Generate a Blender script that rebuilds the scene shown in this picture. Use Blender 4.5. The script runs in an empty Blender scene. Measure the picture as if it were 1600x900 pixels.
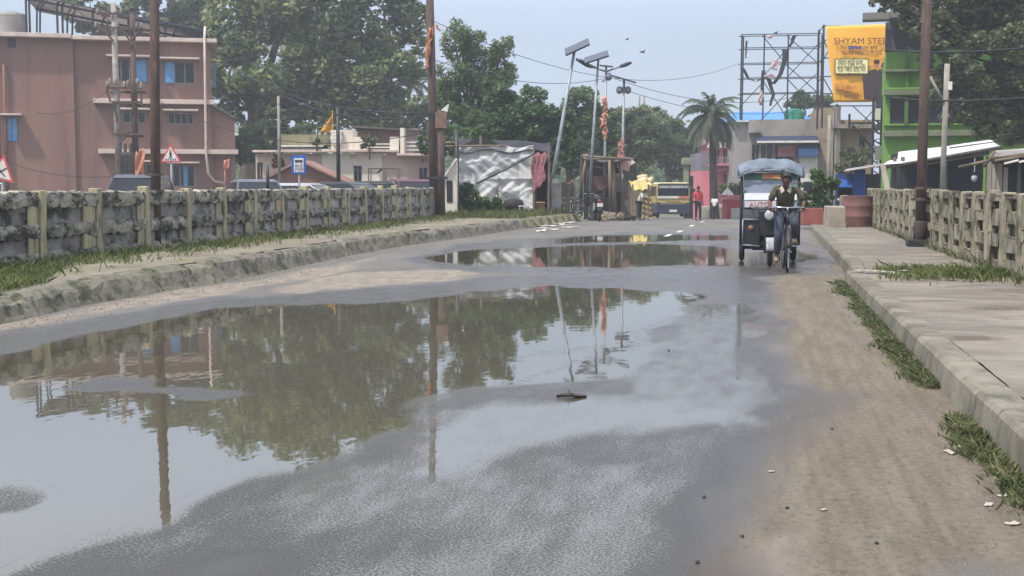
import bpy, bmesh, math, random
import numpy as np
from mathutils import Vector, Matrix
R = math.radians
rng = np.random.default_rng(7); random.seed(7)
S = bpy.context.scene; COL = S.collection

# ------------------------------------------------------------------ camera, sky, sun, exposure
FPX = 2000.0; PIT = math.atan(160/2000); TH = math.atan(380/2000*math.cos(PIT)); EYE = 1.4
cam = bpy.data.cameras.new('camera'); co = bpy.data.objects.new('camera', cam); COL.objects.link(co)
cam.sensor_width = 36; cam.lens = 36*FPX/1600; cam.clip_start = .1; cam.clip_end = 5000
co.location = (0, 0, EYE); co.rotation_euler = (R(90)-PIT, 0, TH); S.camera = co
SUN_EL, SUN_AZ = R(60), R(-143)        # azimuth clockwise from +Y (north): sun behind the camera's left shoulder
W = bpy.data.worlds.new('World'); S.world = W; W.use_nodes = True
nt = W.node_tree; bg = nt.nodes['Background']
sky = nt.nodes.new('ShaderNodeTexSky'); sky.sky_type = 'NISHITA'; sky.sun_disc = False
sky.sun_elevation = SUN_EL; sky.sun_rotation = SUN_AZ
sky.air_density = 1.2; sky.dust_density = 1.2; sky.ozone_density = 1.5; sky.altitude = 20
tcw = nt.nodes.new('ShaderNodeTexCoord'); nzw = nt.nodes.new('ShaderNodeTexNoise')
mpw = nt.nodes.new('ShaderNodeMapping'); mpw.inputs['Scale'].default_value = (1.6, 1.6, 5)
nt.links.new(tcw.outputs['Generated'], mpw.inputs['Vector']); nt.links.new(mpw.outputs['Vector'], nzw.inputs['Vector'])
nzw.inputs['Scale'].default_value = 1.5; nzw.inputs['Detail'].default_value = 6
rmw = nt.nodes.new('ShaderNodeMapRange'); rmw.inputs[1].default_value = .42; rmw.inputs[2].default_value = .75
rmw.inputs[3].default_value = .62; rmw.inputs[4].default_value = .95
nt.links.new(nzw.outputs['Fac'], rmw.inputs[0])
mxw = nt.nodes.new('ShaderNodeMix'); mxw.data_type = 'RGBA'
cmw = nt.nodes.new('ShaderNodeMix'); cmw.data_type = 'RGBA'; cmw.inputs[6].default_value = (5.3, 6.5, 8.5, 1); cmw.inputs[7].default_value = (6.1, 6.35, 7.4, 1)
sxw = nt.nodes.new('ShaderNodeSeparateXYZ'); nt.links.new(tcw.outputs['Generated'], sxw.inputs[0])
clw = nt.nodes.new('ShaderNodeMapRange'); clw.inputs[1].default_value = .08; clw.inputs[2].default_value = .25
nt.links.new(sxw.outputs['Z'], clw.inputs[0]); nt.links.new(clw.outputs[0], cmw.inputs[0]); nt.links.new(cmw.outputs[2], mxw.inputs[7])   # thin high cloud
nt.links.new(rmw.outputs[0], mxw.inputs[0]); nt.links.new(sky.outputs[0], mxw.inputs[6])
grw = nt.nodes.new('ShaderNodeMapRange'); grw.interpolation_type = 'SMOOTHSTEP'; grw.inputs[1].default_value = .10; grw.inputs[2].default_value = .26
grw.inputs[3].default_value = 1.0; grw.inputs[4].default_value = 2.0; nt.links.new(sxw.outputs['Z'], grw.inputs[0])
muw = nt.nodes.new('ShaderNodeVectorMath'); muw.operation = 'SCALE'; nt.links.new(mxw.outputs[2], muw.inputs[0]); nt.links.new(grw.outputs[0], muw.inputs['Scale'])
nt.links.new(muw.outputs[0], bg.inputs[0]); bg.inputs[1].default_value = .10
sl = bpy.data.lights.new('sun', 'SUN'); sl.energy = 4.3; sl.angle = R(2.5); sl.color = (1, .95, .87)
so = bpy.data.objects.new('sun', sl); COL.objects.link(so)
sdir = Vector((math.sin(SUN_AZ)*math.cos(SUN_EL), math.cos(SUN_AZ)*math.cos(SUN_EL), math.sin(SUN_EL)))
so.rotation_euler = sdir.to_track_quat('Z', 'Y').to_euler(); so.location = (-20, -20, 40)
S.view_settings.view_transform = 'Standard'; S.view_settings.look = 'None'; S.view_settings.gamma = 1
S.view_settings.exposure = 0.17; S.view_settings.use_curve_mapping = False
S.cycles.max_bounces = 6; S.cycles.transparent_max_bounces = 8; S.cycles.volume_bounces = 0

# ------------------------------------------------------------------ geometry of the view
def ray(u, v):
    a = (u-800)/FPX; b = (450-v)/FPX
    up = -math.sin(PIT)+b*math.cos(PIT); fw = math.cos(PIT)+b*math.sin(PIT)
    return a*math.cos(TH)-fw*math.sin(TH), a*math.sin(TH)+fw*math.cos(TH), up
def P(u, v, z=0.0):
    r = ray(u, v); t = (z-EYE)/r[2]; return Vector((r[0]*t, r[1]*t, z))
def xy(u, d):
    a = (u-800)/FPX*d*math.cos(PIT)
    return a*math.cos(TH)-d*math.sin(TH), a*math.sin(TH)+d*math.cos(TH)
def zz(v, d): return EYE+d*math.tan(math.atan((450-v)/FPX)-PIT)
def pt(u, v, d): x, y = xy(u, d); return Vector((x, y, zz(v, d)))
def slope(y):
    t = max(0., y-49.); s = -.022*t if t > 4 else -.022*t*t/8
    return max(s, -2.2)

# ------------------------------------------------------------------ materials
def lin(c):
    return tuple((x/255/12.92 if x/255 <= .04045 else ((x/255+.055)/1.055)**2.4) for x in c)+(1,)
MATS = {}
def N(nt, t, **k):
    n = nt.nodes.new(t)
    for a, b in k.items(): setattr(n, a, b)
    return n
def mat(name, c, c2=None, sc=3.0, rough=.8, bump=0., bsc=None, spots=None, spotc=None, spsc=6., stretch=(1, 1, 1),
        metal=0., var=0., trans=0., emit=None, lo=.35, hi=.65, ior=1.45, detail=5):
    if name in MATS: return MATS[name]
    m = bpy.data.materials.new(name); m.use_nodes = True; nt = m.node_tree; L = nt.links.new
    b = nt.nodes['Principled BSDF']; b.inputs['Roughness'].default_value = rough; b.inputs['Metallic'].default_value = metal
    b.inputs['IOR'].default_value = ior
    tc = N(nt, 'ShaderNodeTexCoord'); oi = N(nt, 'ShaderNodeObjectInfo'); ad = N(nt, 'ShaderNodeVectorMath', operation='ADD')
    sc_ = N(nt, 'ShaderNodeVectorMath', operation='SCALE'); sc_.inputs[0].default_value = (31, 17, 23)
    L(oi.outputs['Random'], sc_.inputs['Scale']); L(tc.outputs['Object'], ad.inputs[0]); L(sc_.outputs[0], ad.inputs[1])
    mp = N(nt, 'ShaderNodeMapping'); mp.inputs['Scale'].default_value = stretch; L(ad.outputs[0], mp.inputs['Vector'])
    out = None
    if c2 is None: c2 = tuple(x*.82 for x in c)
    n = N(nt, 'ShaderNodeTexNoise'); n.inputs['Scale'].default_value = sc; n.inputs['Detail'].default_value = detail
    n.inputs['Roughness'].default_value = .62; L(mp.outputs[0], n.inputs['Vector'])
    r = N(nt, 'ShaderNodeMapRange'); r.inputs[1].default_value = lo; r.inputs[2].default_value = hi; L(n.outputs['Fac'], r.inputs[0])
    x = N(nt, 'ShaderNodeMix', data_type='RGBA'); x.inputs[6].default_value = lin(c); x.inputs[7].default_value = lin(c2)
    L(r.outputs[0], x.inputs[0]); out = x.outputs[2]
    if spots:
        n2 = N(nt, 'ShaderNodeTexNoise'); n2.inputs['Scale'].default_value = spsc; n2.inputs['Detail'].default_value = 6
        n2.inputs['Roughness'].default_value = .7; L(mp.outputs[0], n2.inputs['Vector'])
        r2 = N(nt, 'ShaderNodeMapRange'); r2.inputs[1].default_value = 1-spots-.06; r2.inputs[2].default_value = 1-spots+.06
        L(n2.outputs['Fac'], r2.inputs[0])
        x2 = N(nt, 'ShaderNodeMix', data_type='RGBA'); x2.inputs[7].default_value = lin(spotc)
        L(r2.outputs[0], x2.inputs[0]); L(out, x2.inputs[6]); out = x2.outputs[2]
    if var:
        h = N(nt, 'ShaderNodeHueSaturation'); mr = N(nt, 'ShaderNodeMapRange')
        mr.inputs[3].default_value = 1-var; mr.inputs[4].default_value = 1+var
        L(oi.outputs['Random'], mr.inputs[0]); L(mr.outputs[0], h.inputs['Value']); L(out, h.inputs['Color']); out = h.outputs[0]
    L(out, b.inputs['Base Color'])
    if bump:
        bp = N(nt, 'ShaderNodeBump'); bp.inputs['Strength'].default_value = 1; bp.inputs['Distance'].default_value = bump
        n3 = N(nt, 'ShaderNodeTexNoise'); n3.inputs['Scale'].default_value = bsc or sc*4; n3.inputs['Detail'].default_value = 4
        L(mp.outputs[0], n3.inputs['Vector']); L(n3.outputs['Fac'], bp.inputs['Height']); L(bp.outputs[0], b.inputs['Normal'])
    if trans:
        tr = N(nt, 'ShaderNodeBsdfTranslucent'); L(out, tr.inputs[0]); ms = N(nt, 'ShaderNodeMixShader'); ms.inputs[0].default_value = trans
        L(b.outputs[0], ms.inputs[1]); L(tr.outputs[0], ms.inputs[2]); L(ms.outputs[0], nt.nodes['Material Output'].inputs[0])
    if emit:
        b.inputs['Emission Color'].default_value = lin(c); b.inputs['Emission Strength'].default_value = emit
    MATS[name] = m; return m
def leafmat(name, c1, c2, c3, sc=.8):
    m = bpy.data.materials.new(name); m.use_nodes = True; nt = m.node_tree; L = nt.links.new
    b = nt.nodes['Principled BSDF']; b.inputs['Roughness'].default_value = .55
    ge = N(nt, 'ShaderNodeTexCoord'); n = N(nt, 'ShaderNodeTexNoise'); n.inputs['Scale'].default_value = sc; n.inputs['Detail'].default_value = 3
    L(ge.outputs['Object'], n.inputs['Vector'])
    at = N(nt, 'ShaderNodeAttribute', attribute_name='leaf')
    ma = N(nt, 'ShaderNodeMath', operation='MULTIPLY_ADD'); ma.inputs[1].default_value = .55; L(at.outputs['Fac'], ma.inputs[0])
    mb = N(nt, 'ShaderNodeMath', operation='MULTIPLY_ADD'); mb.inputs[1].default_value = .9; mb.inputs[2].default_value = -.2
    L(n.outputs['Fac'], mb.inputs[0]); L(mb.outputs[0], ma.inputs[2])
    cr = N(nt, 'ShaderNodeValToRGB'); e = cr.color_ramp.elements; e[0].color = lin(c1); e[1].color = lin(c3)
    e[0].position = .2; e[1].position = .85; k = e.new(.5); k.color = lin(c2)
    L(ma.outputs[0], cr.inputs[0]); L(cr.outputs[0], b.inputs['Base Color'])
    tr = N(nt, 'ShaderNodeBsdfTranslucent'); L(cr.outputs[0], tr.inputs[0]); ms = N(nt, 'ShaderNodeMixShader'); ms.inputs[0].default_value = .45
    L(b.outputs[0], ms.inputs[1]); L(tr.outputs[0], ms.inputs[2]); L(ms.outputs[0], nt.nodes['Material Output'].inputs[0])
    return m

# ------------------------------------------------------------------ mesh building
LAST = [None]
class MB:
    def __init__(s): s.v = []; s.f = []
    def box(s, x0, x1, y0, y1, z0, z1, M=None):
        if x0 > x1: x0, x1 = x1, x0
        if y0 > y1: y0, y1 = y1, y0
        if z0 > z1: z0, z1 = z1, z0
        q = [(x0, y0, z0), (x1, y0, z0), (x1, y1, z0), (x0, y1, z0), (x0, y0, z1), (x1, y0, z1), (x1, y1, z1), (x0, y1, z1)]
        if M: q = [tuple(M @ Vector(a)) for a in q]
        n = len(s.v); s.v += q
        s.f += [tuple(n+i for i in t) for t in ((3, 2, 1, 0), (4, 5, 6, 7), (0, 1, 5, 4), (1, 2, 6, 5), (2, 3, 7, 6), (3, 0, 4, 7))]; return s
    def quad(s, *q):
        n = len(s.v); s.v += [tuple(a) for a in q]; s.f.append(tuple(range(n, n+len(q)))); return s
    def prism(s, poly, y0, y1):
        """poly in (x, z), anticlockwise seen from -Y, pushed from y0 to y1"""
        a = sum(poly[i][0]*poly[(i+1) % len(poly)][1]-poly[(i+1) % len(poly)][0]*poly[i][1] for i in range(len(poly)))
        if a < 0: poly = poly[::-1]
        n = len(s.v); k = len(poly)
        s.v += [(x, y0, z) for x, z in poly]+[(x, y1, z) for x, z in poly]
        s.f.append(tuple(range(n, n+k))); s.f.append(tuple(range(n+2*k-1, n+k-1, -1)))
        for i in range(k):
            j = (i+1) % k; s.f.append((n+j, n+i, n+k+i, n+k+j))
        return s
    def path(s, pts, rad, n=8, cap=True):
        pts = [Vector(p) for p in pts]
        if not hasattr(rad, '__len__'): rad = [rad]*len(pts)
        b = len(s.v); prev = None
        for i, p in enumerate(pts):
            t = (pts[min(i+1, len(pts)-1)]-pts[max(i-1, 0)]).normalized()
            if prev is None:
                h = Vector((0, 0, 1)) if abs(t.z) < .9 else Vector((1, 0, 0)); a = t.cross(h).normalized()
            else: a = (prev-t*prev.dot(t)).normalized()
            prev = a; c = t.cross(a)
            for k in range(n):
                q = 2*math.pi*k/n; s.v.append(tuple(p+(a*math.cos(q)+c*math.sin(q))*rad[i]))
        for i in range(len(pts)-1):
            for k in range(n):
                k2 = (k+1) % n; s.f.append((b+i*n+k, b+i*n+k2, b+(i+1)*n+k2, b+(i+1)*n+k))
        if cap:
            s.f.append(tuple(b+k for k in reversed(range(n)))); s.f.append(tuple(b+(len(pts)-1)*n+k for k in range(n)))
        return s
    def tube(s, a, b, r, r2=None, n=8): return s.path([a, b], [r, r if r2 is None else r2], n)
    def lathe(s, prof, c=(0, 0, 0), n=16, axis='z'):
        b = len(s.v); c = Vector(c)
        for r, h in prof:
            for k in range(n):
                q = 2*math.pi*k/n; x, y = r*math.cos(q), r*math.sin(q)
                s.v.append(tuple(c+Vector({'z': (x, y, h), 'y': (x, h, y), 'x': (h, x, y)}[axis])))
        m = len(prof)
        for i in range(m-1):
            for k in range(n):
                k2 = (k+1) % n; s.f.append((b+i*n+k, b+i*n+k2, b+(i+1)*n+k2, b+(i+1)*n+k))
        s.f.append(tuple(b+k for k in reversed(range(n)))); s.f.append(tuple(b+(m-1)*n+k for k in range(n))); return s
    def ball(s, c, rx, ry=None, rz=None, n=10, m=7):
        ry = ry or rx; rz = rz or rx; b = len(s.v)
        for i in range(m+1):
            a = math.pi*i/m-math.pi/2
            for k in range(n):
                q = 2*math.pi*k/n
                s.v.append((c[0]+rx*math.cos(a)*math.cos(q)*1.0, c[1]+ry*math.cos(a)*math.sin(q), c[2]+rz*math.sin(a)))
        for i in range(m):
            for k in range(n):
                k2 = (k+1) % n; s.f.append((b+i*n+k, b+i*n+k2, b+(i+1)*n+k2, b+(i+1)*n+k))
        return s
    def ring(s, c, R_, r, n=24, m=8, axis='x', sq=1.0):
        b = len(s.v); c = Vector(c)
        for i in range(n):
            q = 2*math.pi*i/n
            for k in range(m):
                w = 2*math.pi*k/m; rr = R_+r*math.cos(w); h = r*sq*math.sin(w); x, y = rr*math.cos(q), rr*math.sin(q)
                s.v.append(tuple(c+Vector({'x': (h, x, y), 'y': (x, h, y), 'z': (x, y, h)}[axis])))
        for i in range(n):
            for k in range(m):
                i2 = (i+1) % n; k2 = (k+1) % m
                s.f.append((b+i*m+k, b+i2*m+k, b+i2*m+k2, b+i*m+k2))
        return s
    def sheet(s, fn, nu, nv):
        b = len(s.v)
        for j in range(nv+1):
            for i in range(nu+1): s.v.append(tuple(fn(i/nu, j/nv)))
        for j in range(nv):
            for i in range(nu):
                a = b+j*(nu+1)+i; s.f.append((a, a+1, a+nu+2, a+nu+1))
        return s
    def build(s, name, m, parent=None, smooth=False, bevel=0, thick=0, jit=0):
        v = s.v
        if jit: v = [(x+random.uniform(-jit, jit), y+random.uniform(-jit, jit), z+random.uniform(-jit, jit)) for x, y, z in v]
        me = bpy.data.meshes.new(name); me.from_pydata(v, [], s.f); me.update()
        o = bpy.data.objects.new(name, me); COL.objects.link(o); me.materials.append(m)
        if smooth: me.polygons.foreach_set('use_smooth', [True]*len(me.polygons))
        if thick:
            md = o.modifiers.new('thick', 'SOLIDIFY'); md.thickness = thick
        if bevel:
            md = o.modifiers.new('bevel', 'BEVEL'); md.width = bevel; md.segments = 2; md.limit_method = 'ANGLE'
        if parent: o.parent = parent
        LAST[0] = o; return o
def tag(o, label=None, cat=None, group=None, kind=None):
    for k, v in (('label', label), ('category', cat), ('group', group), ('kind', kind)):
        if v: o[k] = v
    return o
def thing(name, label, cat, loc=(0, 0, 0), rz=0, group=None):
    o = bpy.data.objects.new(name, None); COL.objects.link(o); o.location = loc; o.rotation_euler = (0, 0, rz)
    o.empty_display_size = .3
    return tag(o, label, cat, group)
def copy_tree(o, parent=None):
    c = o.copy(); COL.objects.link(c)
    if parent: c.parent = parent
    for ch in list(o.children): copy_tree(ch, c)
    return c
class FR:
    """local frame of a thing standing at camera depth d, x to the right and y away from the camera"""
    def __init__(s, name, label, cat, u0, d, z0=None, group=None, turn=0):
        x, y = xy(u0, d); s.u0 = u0; s.d = d; s.z0 = slope(y) if z0 is None else z0
        s.o = thing(name, label, cat, (x, y, s.z0), TH+turn, group); s.t = turn
    def x(s, u):
        k = (u-800)/FPX*math.cos(PIT); c = (s.u0-800)/FPX*math.cos(PIT)*s.d
        return (k*s.d-c)/(math.cos(s.t)-k*math.sin(s.t))
    def z(s, v): return zz(v, s.d)-s.z0
    def p(s, u, v, y=0): return (s.x(u), y, s.z(v))
def text(body, name, m, parent, loc, size, rot=(R(90), 0, 0), w=None, ext=.004):
    c = bpy.data.curves.new(name, 'FONT'); c.body = body; c.size = size; c.align_x = 'CENTER'; c.align_y = 'CENTER'; c.extrude = ext
    t = bpy.data.objects.new(name+'_curve', c); COL.objects.link(t)
    bpy.context.view_layer.update()
    me = bpy.data.meshes.new_from_object(t.evaluated_get(bpy.context.evaluated_depsgraph_get()))
    bpy.data.objects.remove(t); bpy.data.curves.remove(c)
    o = bpy.data.objects.new(name, me); COL.objects.link(o); me.materials.clear(); me.materials.append(m)
    if w and len(me.vertices):
        xs = [v.co.x for v in me.vertices]; k = w/(max(xs)-min(xs)); o.scale = (k, 1, 1)
    o.location = loc; o.rotation_euler = rot; o.parent = parent; LAST[0] = o; return o
def wall_holes(mb, x0, x1, z0, z1, holes, depth=.22, y=0):
    xs = sorted({x0, x1, *[h[0] for h in holes], *[h[1] for h in holes]}); zs = sorted({z0, z1, *[h[2] for h in holes], *[h[3] for h in holes]})
    for i in range(len(xs)-1):
        for j in range(len(zs)-1):
            cx, cz = (xs[i]+xs[i+1])/2, (zs[j]+zs[j+1])/2
            if any(h[0] < cx < h[1] and h[2] < cz < h[3] for h in holes): continue
            mb.quad((xs[i], y, zs[j]), (xs[i+1], y, zs[j]), (xs[i+1], y, zs[j+1]), (xs[i], y, zs[j+1]))
    for a, b, c, d in holes:
        e = y+depth
        mb.quad((a, y, c), (a, e, c), (a, e, d), (a, y, d)); mb.quad((b, y, d), (b, e, d), (b, e, c), (b, y, c))
        mb.quad((a, y, c), (b, y, c), (b, e, c), (a, e, c)); mb.quad((a, y, d), (a, e, d), (b, e, d), (b, y, d))
def shell(mb, x0, x1, z0, z1, holes, y1, y0=0):
    """a building block: pierced front wall, plain sides, back and top"""
    wall_holes(mb, x0, x1, z0, z1, holes, y=y0)
    mb.quad((x0, y1, z0), (x0, y0, z0), (x0, y0, z1), (x0, y1, z1)); mb.quad((x1, y0, z0), (x1, y1, z0), (x1, y1, z1), (x1, y0, z1))
    mb.quad((x1, y1, z0), (x0, y1, z0), (x0, y1, z1), (x1, y1, z1)); mb.quad((x0, y0, z1), (x1, y0, z1), (x1, y1, z1), (x0, y1, z1))

# colours
iron = mat('rusted_iron', (84, 69, 61), (62, 50, 45), 6, .8, .004, 40, .40, (106, 80, 66), 9, (1, 1, .25))
steel = mat('galvanised_steel', (150, 155, 158), (122, 128, 132), 5, .5, metal=.3)
darkm = mat('dark_painted_metal', (46, 47, 50), (34, 34, 36), 5, .5)
black = mat('black_rubber', (28, 28, 29), (40, 39, 37), 8, .75)
chrome = mat('chrome', (190, 192, 195), (160, 162, 165), 5, .18, metal=.9)
glass = mat('dark_glass', (30, 36, 42), (20, 24, 28), 2, .08)
wood = mat('grey_wood', (126, 112, 96), (92, 80, 68), 5, .85, .003, 40, stretch=(1, 1, .15))
darkwood = mat('dark_wood', (72, 62, 54), (50, 43, 38), 5, .85, stretch=(1, 1, .2))
white = mat('white_paint', (214, 212, 206), (190, 187, 178), 4, .6)
wire = mat('black_cable', (38, 40, 42), (30, 31, 33), 2, .6)
bark = mat('tree_bark', (88, 78, 66), (58, 50, 43), 2.5, .9, .02, 12, stretch=(1, 1, .3))
orange = mat('orange_cloth', (198, 140, 110), (182, 112, 82), 3, .8, trans=.1)
redp = mat('red_paint', (186, 52, 52), (160, 42, 44), 4, .5)
concrete = mat('weathered_concrete', (150, 146, 136), (120, 116, 106), 1.2, .9, .006, 30, .36, (78, 76, 68), 2.2)
litter = mat('pale_litter', (205, 200, 188), (170, 165, 152), 12, .8)

# ------------------------------------------------------------------ ground, road, puddles
KL = [(-7.2, 2), (-7.25, 8), (-7.55, 12.08), (-7.75, 13.64), (-7.75, 15.1), (-7.68, 16.7), (-7.65, 18.65), (-7.82, 21.35), (-8.0, 24.44), (-8.1, 27.6), (-7.95, 30.25), (-7.72, 33.4), (-7.47, 39.44), (-7.11, 46.3), (-6.88, 50.7), (-6.8, 52)]
def kl(y):
    return float(np.interp(y, [k[1] for k in KL], [k[0] for k in KL]))
def kr(y): return 1.30 if y < 19 else float(np.interp(y, [19, 27, 36, 52], [1.44, 1.55, 1.65, 1.9]))
def build_grid(name, xs, ys, zf, m, attrs=None, keep=None, kind='structure'):
    X, Y = np.meshgrid(xs, ys); nx, ny = len(xs), len(ys)
    Z = zf(X, Y); v = np.stack([X, Y, Z], -1).reshape(-1, 3)
    i = np.arange(nx-1)[None, :]+np.arange(ny-1)[:, None]*nx
    q = np.stack([i, i+1, i+nx+1, i+nx], -1).reshape(-1, 4)
    if keep is not None: q = q[keep(v)[q].all(1)]
    used = np.unique(q); rm = np.full(len(v), -1); rm[used] = np.arange(len(used)); q = rm[q]; vv = v[used]
    me = bpy.data.meshes.new(name); me.vertices.add(len(vv)); me.vertices.foreach_set('co', vv.astype(np.float32).ravel())
    me.loops.add(q.size); me.loops.foreach_set('vertex_index', q.astype(np.int32).ravel())
    me.polygons.add(len(q)); me.polygons.foreach_set('loop_start', (np.arange(len(q))*4).astype(np.int32))
    me.update(calc_edges=True); me.validate()
    for k, fn in (attrs or {}).items():
        a = me.attributes.new(k, 'FLOAT', 'POINT'); a.data.foreach_set('value', fn(vv[:, 0], vv[:, 1]).astype(np.float32))
    me.materials.append(m); me.polygons.foreach_set('use_smooth', [True]*len(me.polygons))
    o = bpy.data.objects.new(name, me); COL.objects.link(o); tag(o, kind=kind); return o
slopev = np.vectorize(slope)
def poly_sd(x, y, poly, sy=.45):
    """signed distance to a ground outline, negative inside; lengths along the road count sy"""
    p = np.array(poly, float); p[:, 1] *= sy; y = y*sy; d = np.full(x.shape, 1e9); ins = np.zeros(x.shape, bool)
    for i in range(len(p)):
        a = p[i]; b = p[(i+1) % len(p)]; e = b-a
        t = np.clip(((x-a[0])*e[0]+(y-a[1])*e[1])/max(1e-9, e @ e), 0, 1)
        d = np.minimum(d, np.hypot(x-a[0]-t*e[0], y-a[1]-t*e[1]))
        c = (a[1] > y) != (b[1] > y)
        with np.errstate(divide='ignore', invalid='ignore'): xi = a[0]+(y-a[1])*e[0]/(e[1] if e[1] else 1e-9)
        ins ^= c & (x < xi)
    return np.where(ins, -d, d)
def G(*uv): return [P(u, v)[:2] for u, v in uv]
# outlines on the road surface: (outline, wetness inside, softness in metres)
WETZ = [  # damp tarmac
    (G((-400, 600), (0, 520), (160, 494), (330, 466), (480, 455), (640, 446), (760, 432), (1000, 424), (1180, 424), (1215, 470), (1200, 520), (1225, 590), (1330, 612), (1330, 622), (1230, 640), (1190, 700), (1130, 800), (1080, 900), (1060, 960), (-400, 960)), .07, .55),
    (G((640, 405), (720, 380), (830, 372), (960, 364), (1180, 362), (1300, 385), (1310, 425), (1180, 436), (1000, 432), (800, 426), (690, 420)), .10, .30),
    (G((870, 372), (1000, 360), (1200, 360), (1200, 380), (1000, 384), (860, 380)), .10, .3)]
WATER = [
    (G((-400, 630), (0, 556), (160, 518), (330, 486), (480, 474), (600, 478), (700, 466), (740, 456), (850, 450), (930, 452), (1040, 455), (1110, 462), (1060, 480), (1040, 500), (1010, 530), (995, 560), (960, 590), (880, 596), (820, 602), (760, 600), (660, 625), (620, 660), (520, 712), (430, 738), (340, 772), (250, 812), (130, 845), (0, 876), (-400, 950)), -.50, .16),
    (G((690, 640), (780, 622), (900, 612), (1020, 622), (1150, 640), (1170, 655), (1100, 672), (960, 690), (820, 700), (760, 730), (700, 742), (640, 728), (652, 690)), -.22, .25),
    (G((664, 404), (720, 392), (800, 388), (900, 385), (1000, 381), (1120, 386), (1165, 398), (1150, 414), (1000, 416), (850, 417), (740, 414)), -.46, .10),
    (G((862, 375), (900, 370), (1000, 367), (1150, 368), (1155, 374), (1000, 378), (880, 380)), -.35, .10),
    (G((1150, 396), (1250, 390), (1285, 404), (1240, 418), (1160, 416)), -.12, .15)]
SHAL = [
    (G((690, 398), (850, 372), (1000, 364), (1150, 363), (1168, 420), (1000, 420), (760, 420)), .04, .25),  # thin film with stones showing
    (G((1060, 475), (1180, 475), (1190, 560), (1200, 640), (1080, 660), (960, 600), (1010, 560), (1040, 510)), -.08, .3),
    (G((430, 760), (560, 720), (700, 745), (860, 705), (1100, 690), (1050, 780), (800, 830), (500, 870), (200, 900), (-300, 960), (900, 960), (1000, 900), (1050, 780), (800, 830), (500, 870), (0, 900), (240, 830)), -.03, .6)]
ISLE = [
    (G((80, 612), (150, 590), (250, 588), (270, 600), (390, 617), (330, 624), (210, 618)), .12, .12),
    (G((-60, 768), (30, 764), (80, 782), (40, 802), (-60, 806)), .05, .12),
    (G((440, 742), (560, 700), (640, 690), (648, 622), (720, 604), (880, 602), (780, 622), (680, 650), (646, 735), (560, 735)), -.02, .14),
    (G((870, 612), (905, 616), (912, 628), (880, 624)), .25, .05)]
DIRT = [(G((1215, 420), (1290, 360), (1500, 400), (1800, 900), (1060, 960), (1100, 860), (1210, 700), (1250, 620), (1210, 500)), 1., .5)]
TAN = [(G((430, 448), (560, 425), (735, 420), (730, 440), (600, 446), (430, 470)), 1, .3), (G((-300, 560), (0, 505), (200, 466), (400, 436), (600, 398), (560, 422), (400, 452), (160, 492), (0, 525)), .8, .35),
       (G((1135, 905), (1170, 830), (1270, 800), (1275, 900), (1250, 960), (1100, 960)), .9, .3)]
def sm(t): t = np.clip(t, 0, 1); return t*t*(3-2*t)
def wob(x, y):
    return .14*np.sin(2.1*x+1.3*y)+.10*np.sin(4.7*x-2.2*y+1)+.07*np.sin(9.1*x+3.7*y+2)+.05*np.sin(13*x-7*y)
def wetness(x, y):
    w = np.full(x.shape, 1.3); k = np.clip(y/12, .5, 2)
    for pl, val, s in WETZ: w = np.minimum(w, val+(1.3-val)*sm((poly_sd(x, y, pl)+.6*wob(x, y))/s+.5))
    for pl, val, s in SHAL: w = np.minimum(w, val+(1.3-val)*sm((poly_sd(x, y, pl)+.8*wob(x, y))/(s*2)+.2))
    for pl, val, s in WATER: w = np.minimum(w, val+(1.3-val)*sm((poly_sd(x, y, pl)+.45*wob(x, y))/(s*2)*.5+.22))
    for pl, val, s in ISLE: w = np.maximum(w, val+(-1-val)*sm((poly_sd(x, y, pl)+.3*wob(x, y))/(s*2)+.3))
    return w
def mask(L):
    def fn(x, y):
        w = np.zeros(x.shape)
        for pl, val, s in L: w = np.maximum(w, val*(1-sm((poly_sd(x, y, pl)+.5*wob(x, y))/(2*s)+.5)))
        return w
    return fn
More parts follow.
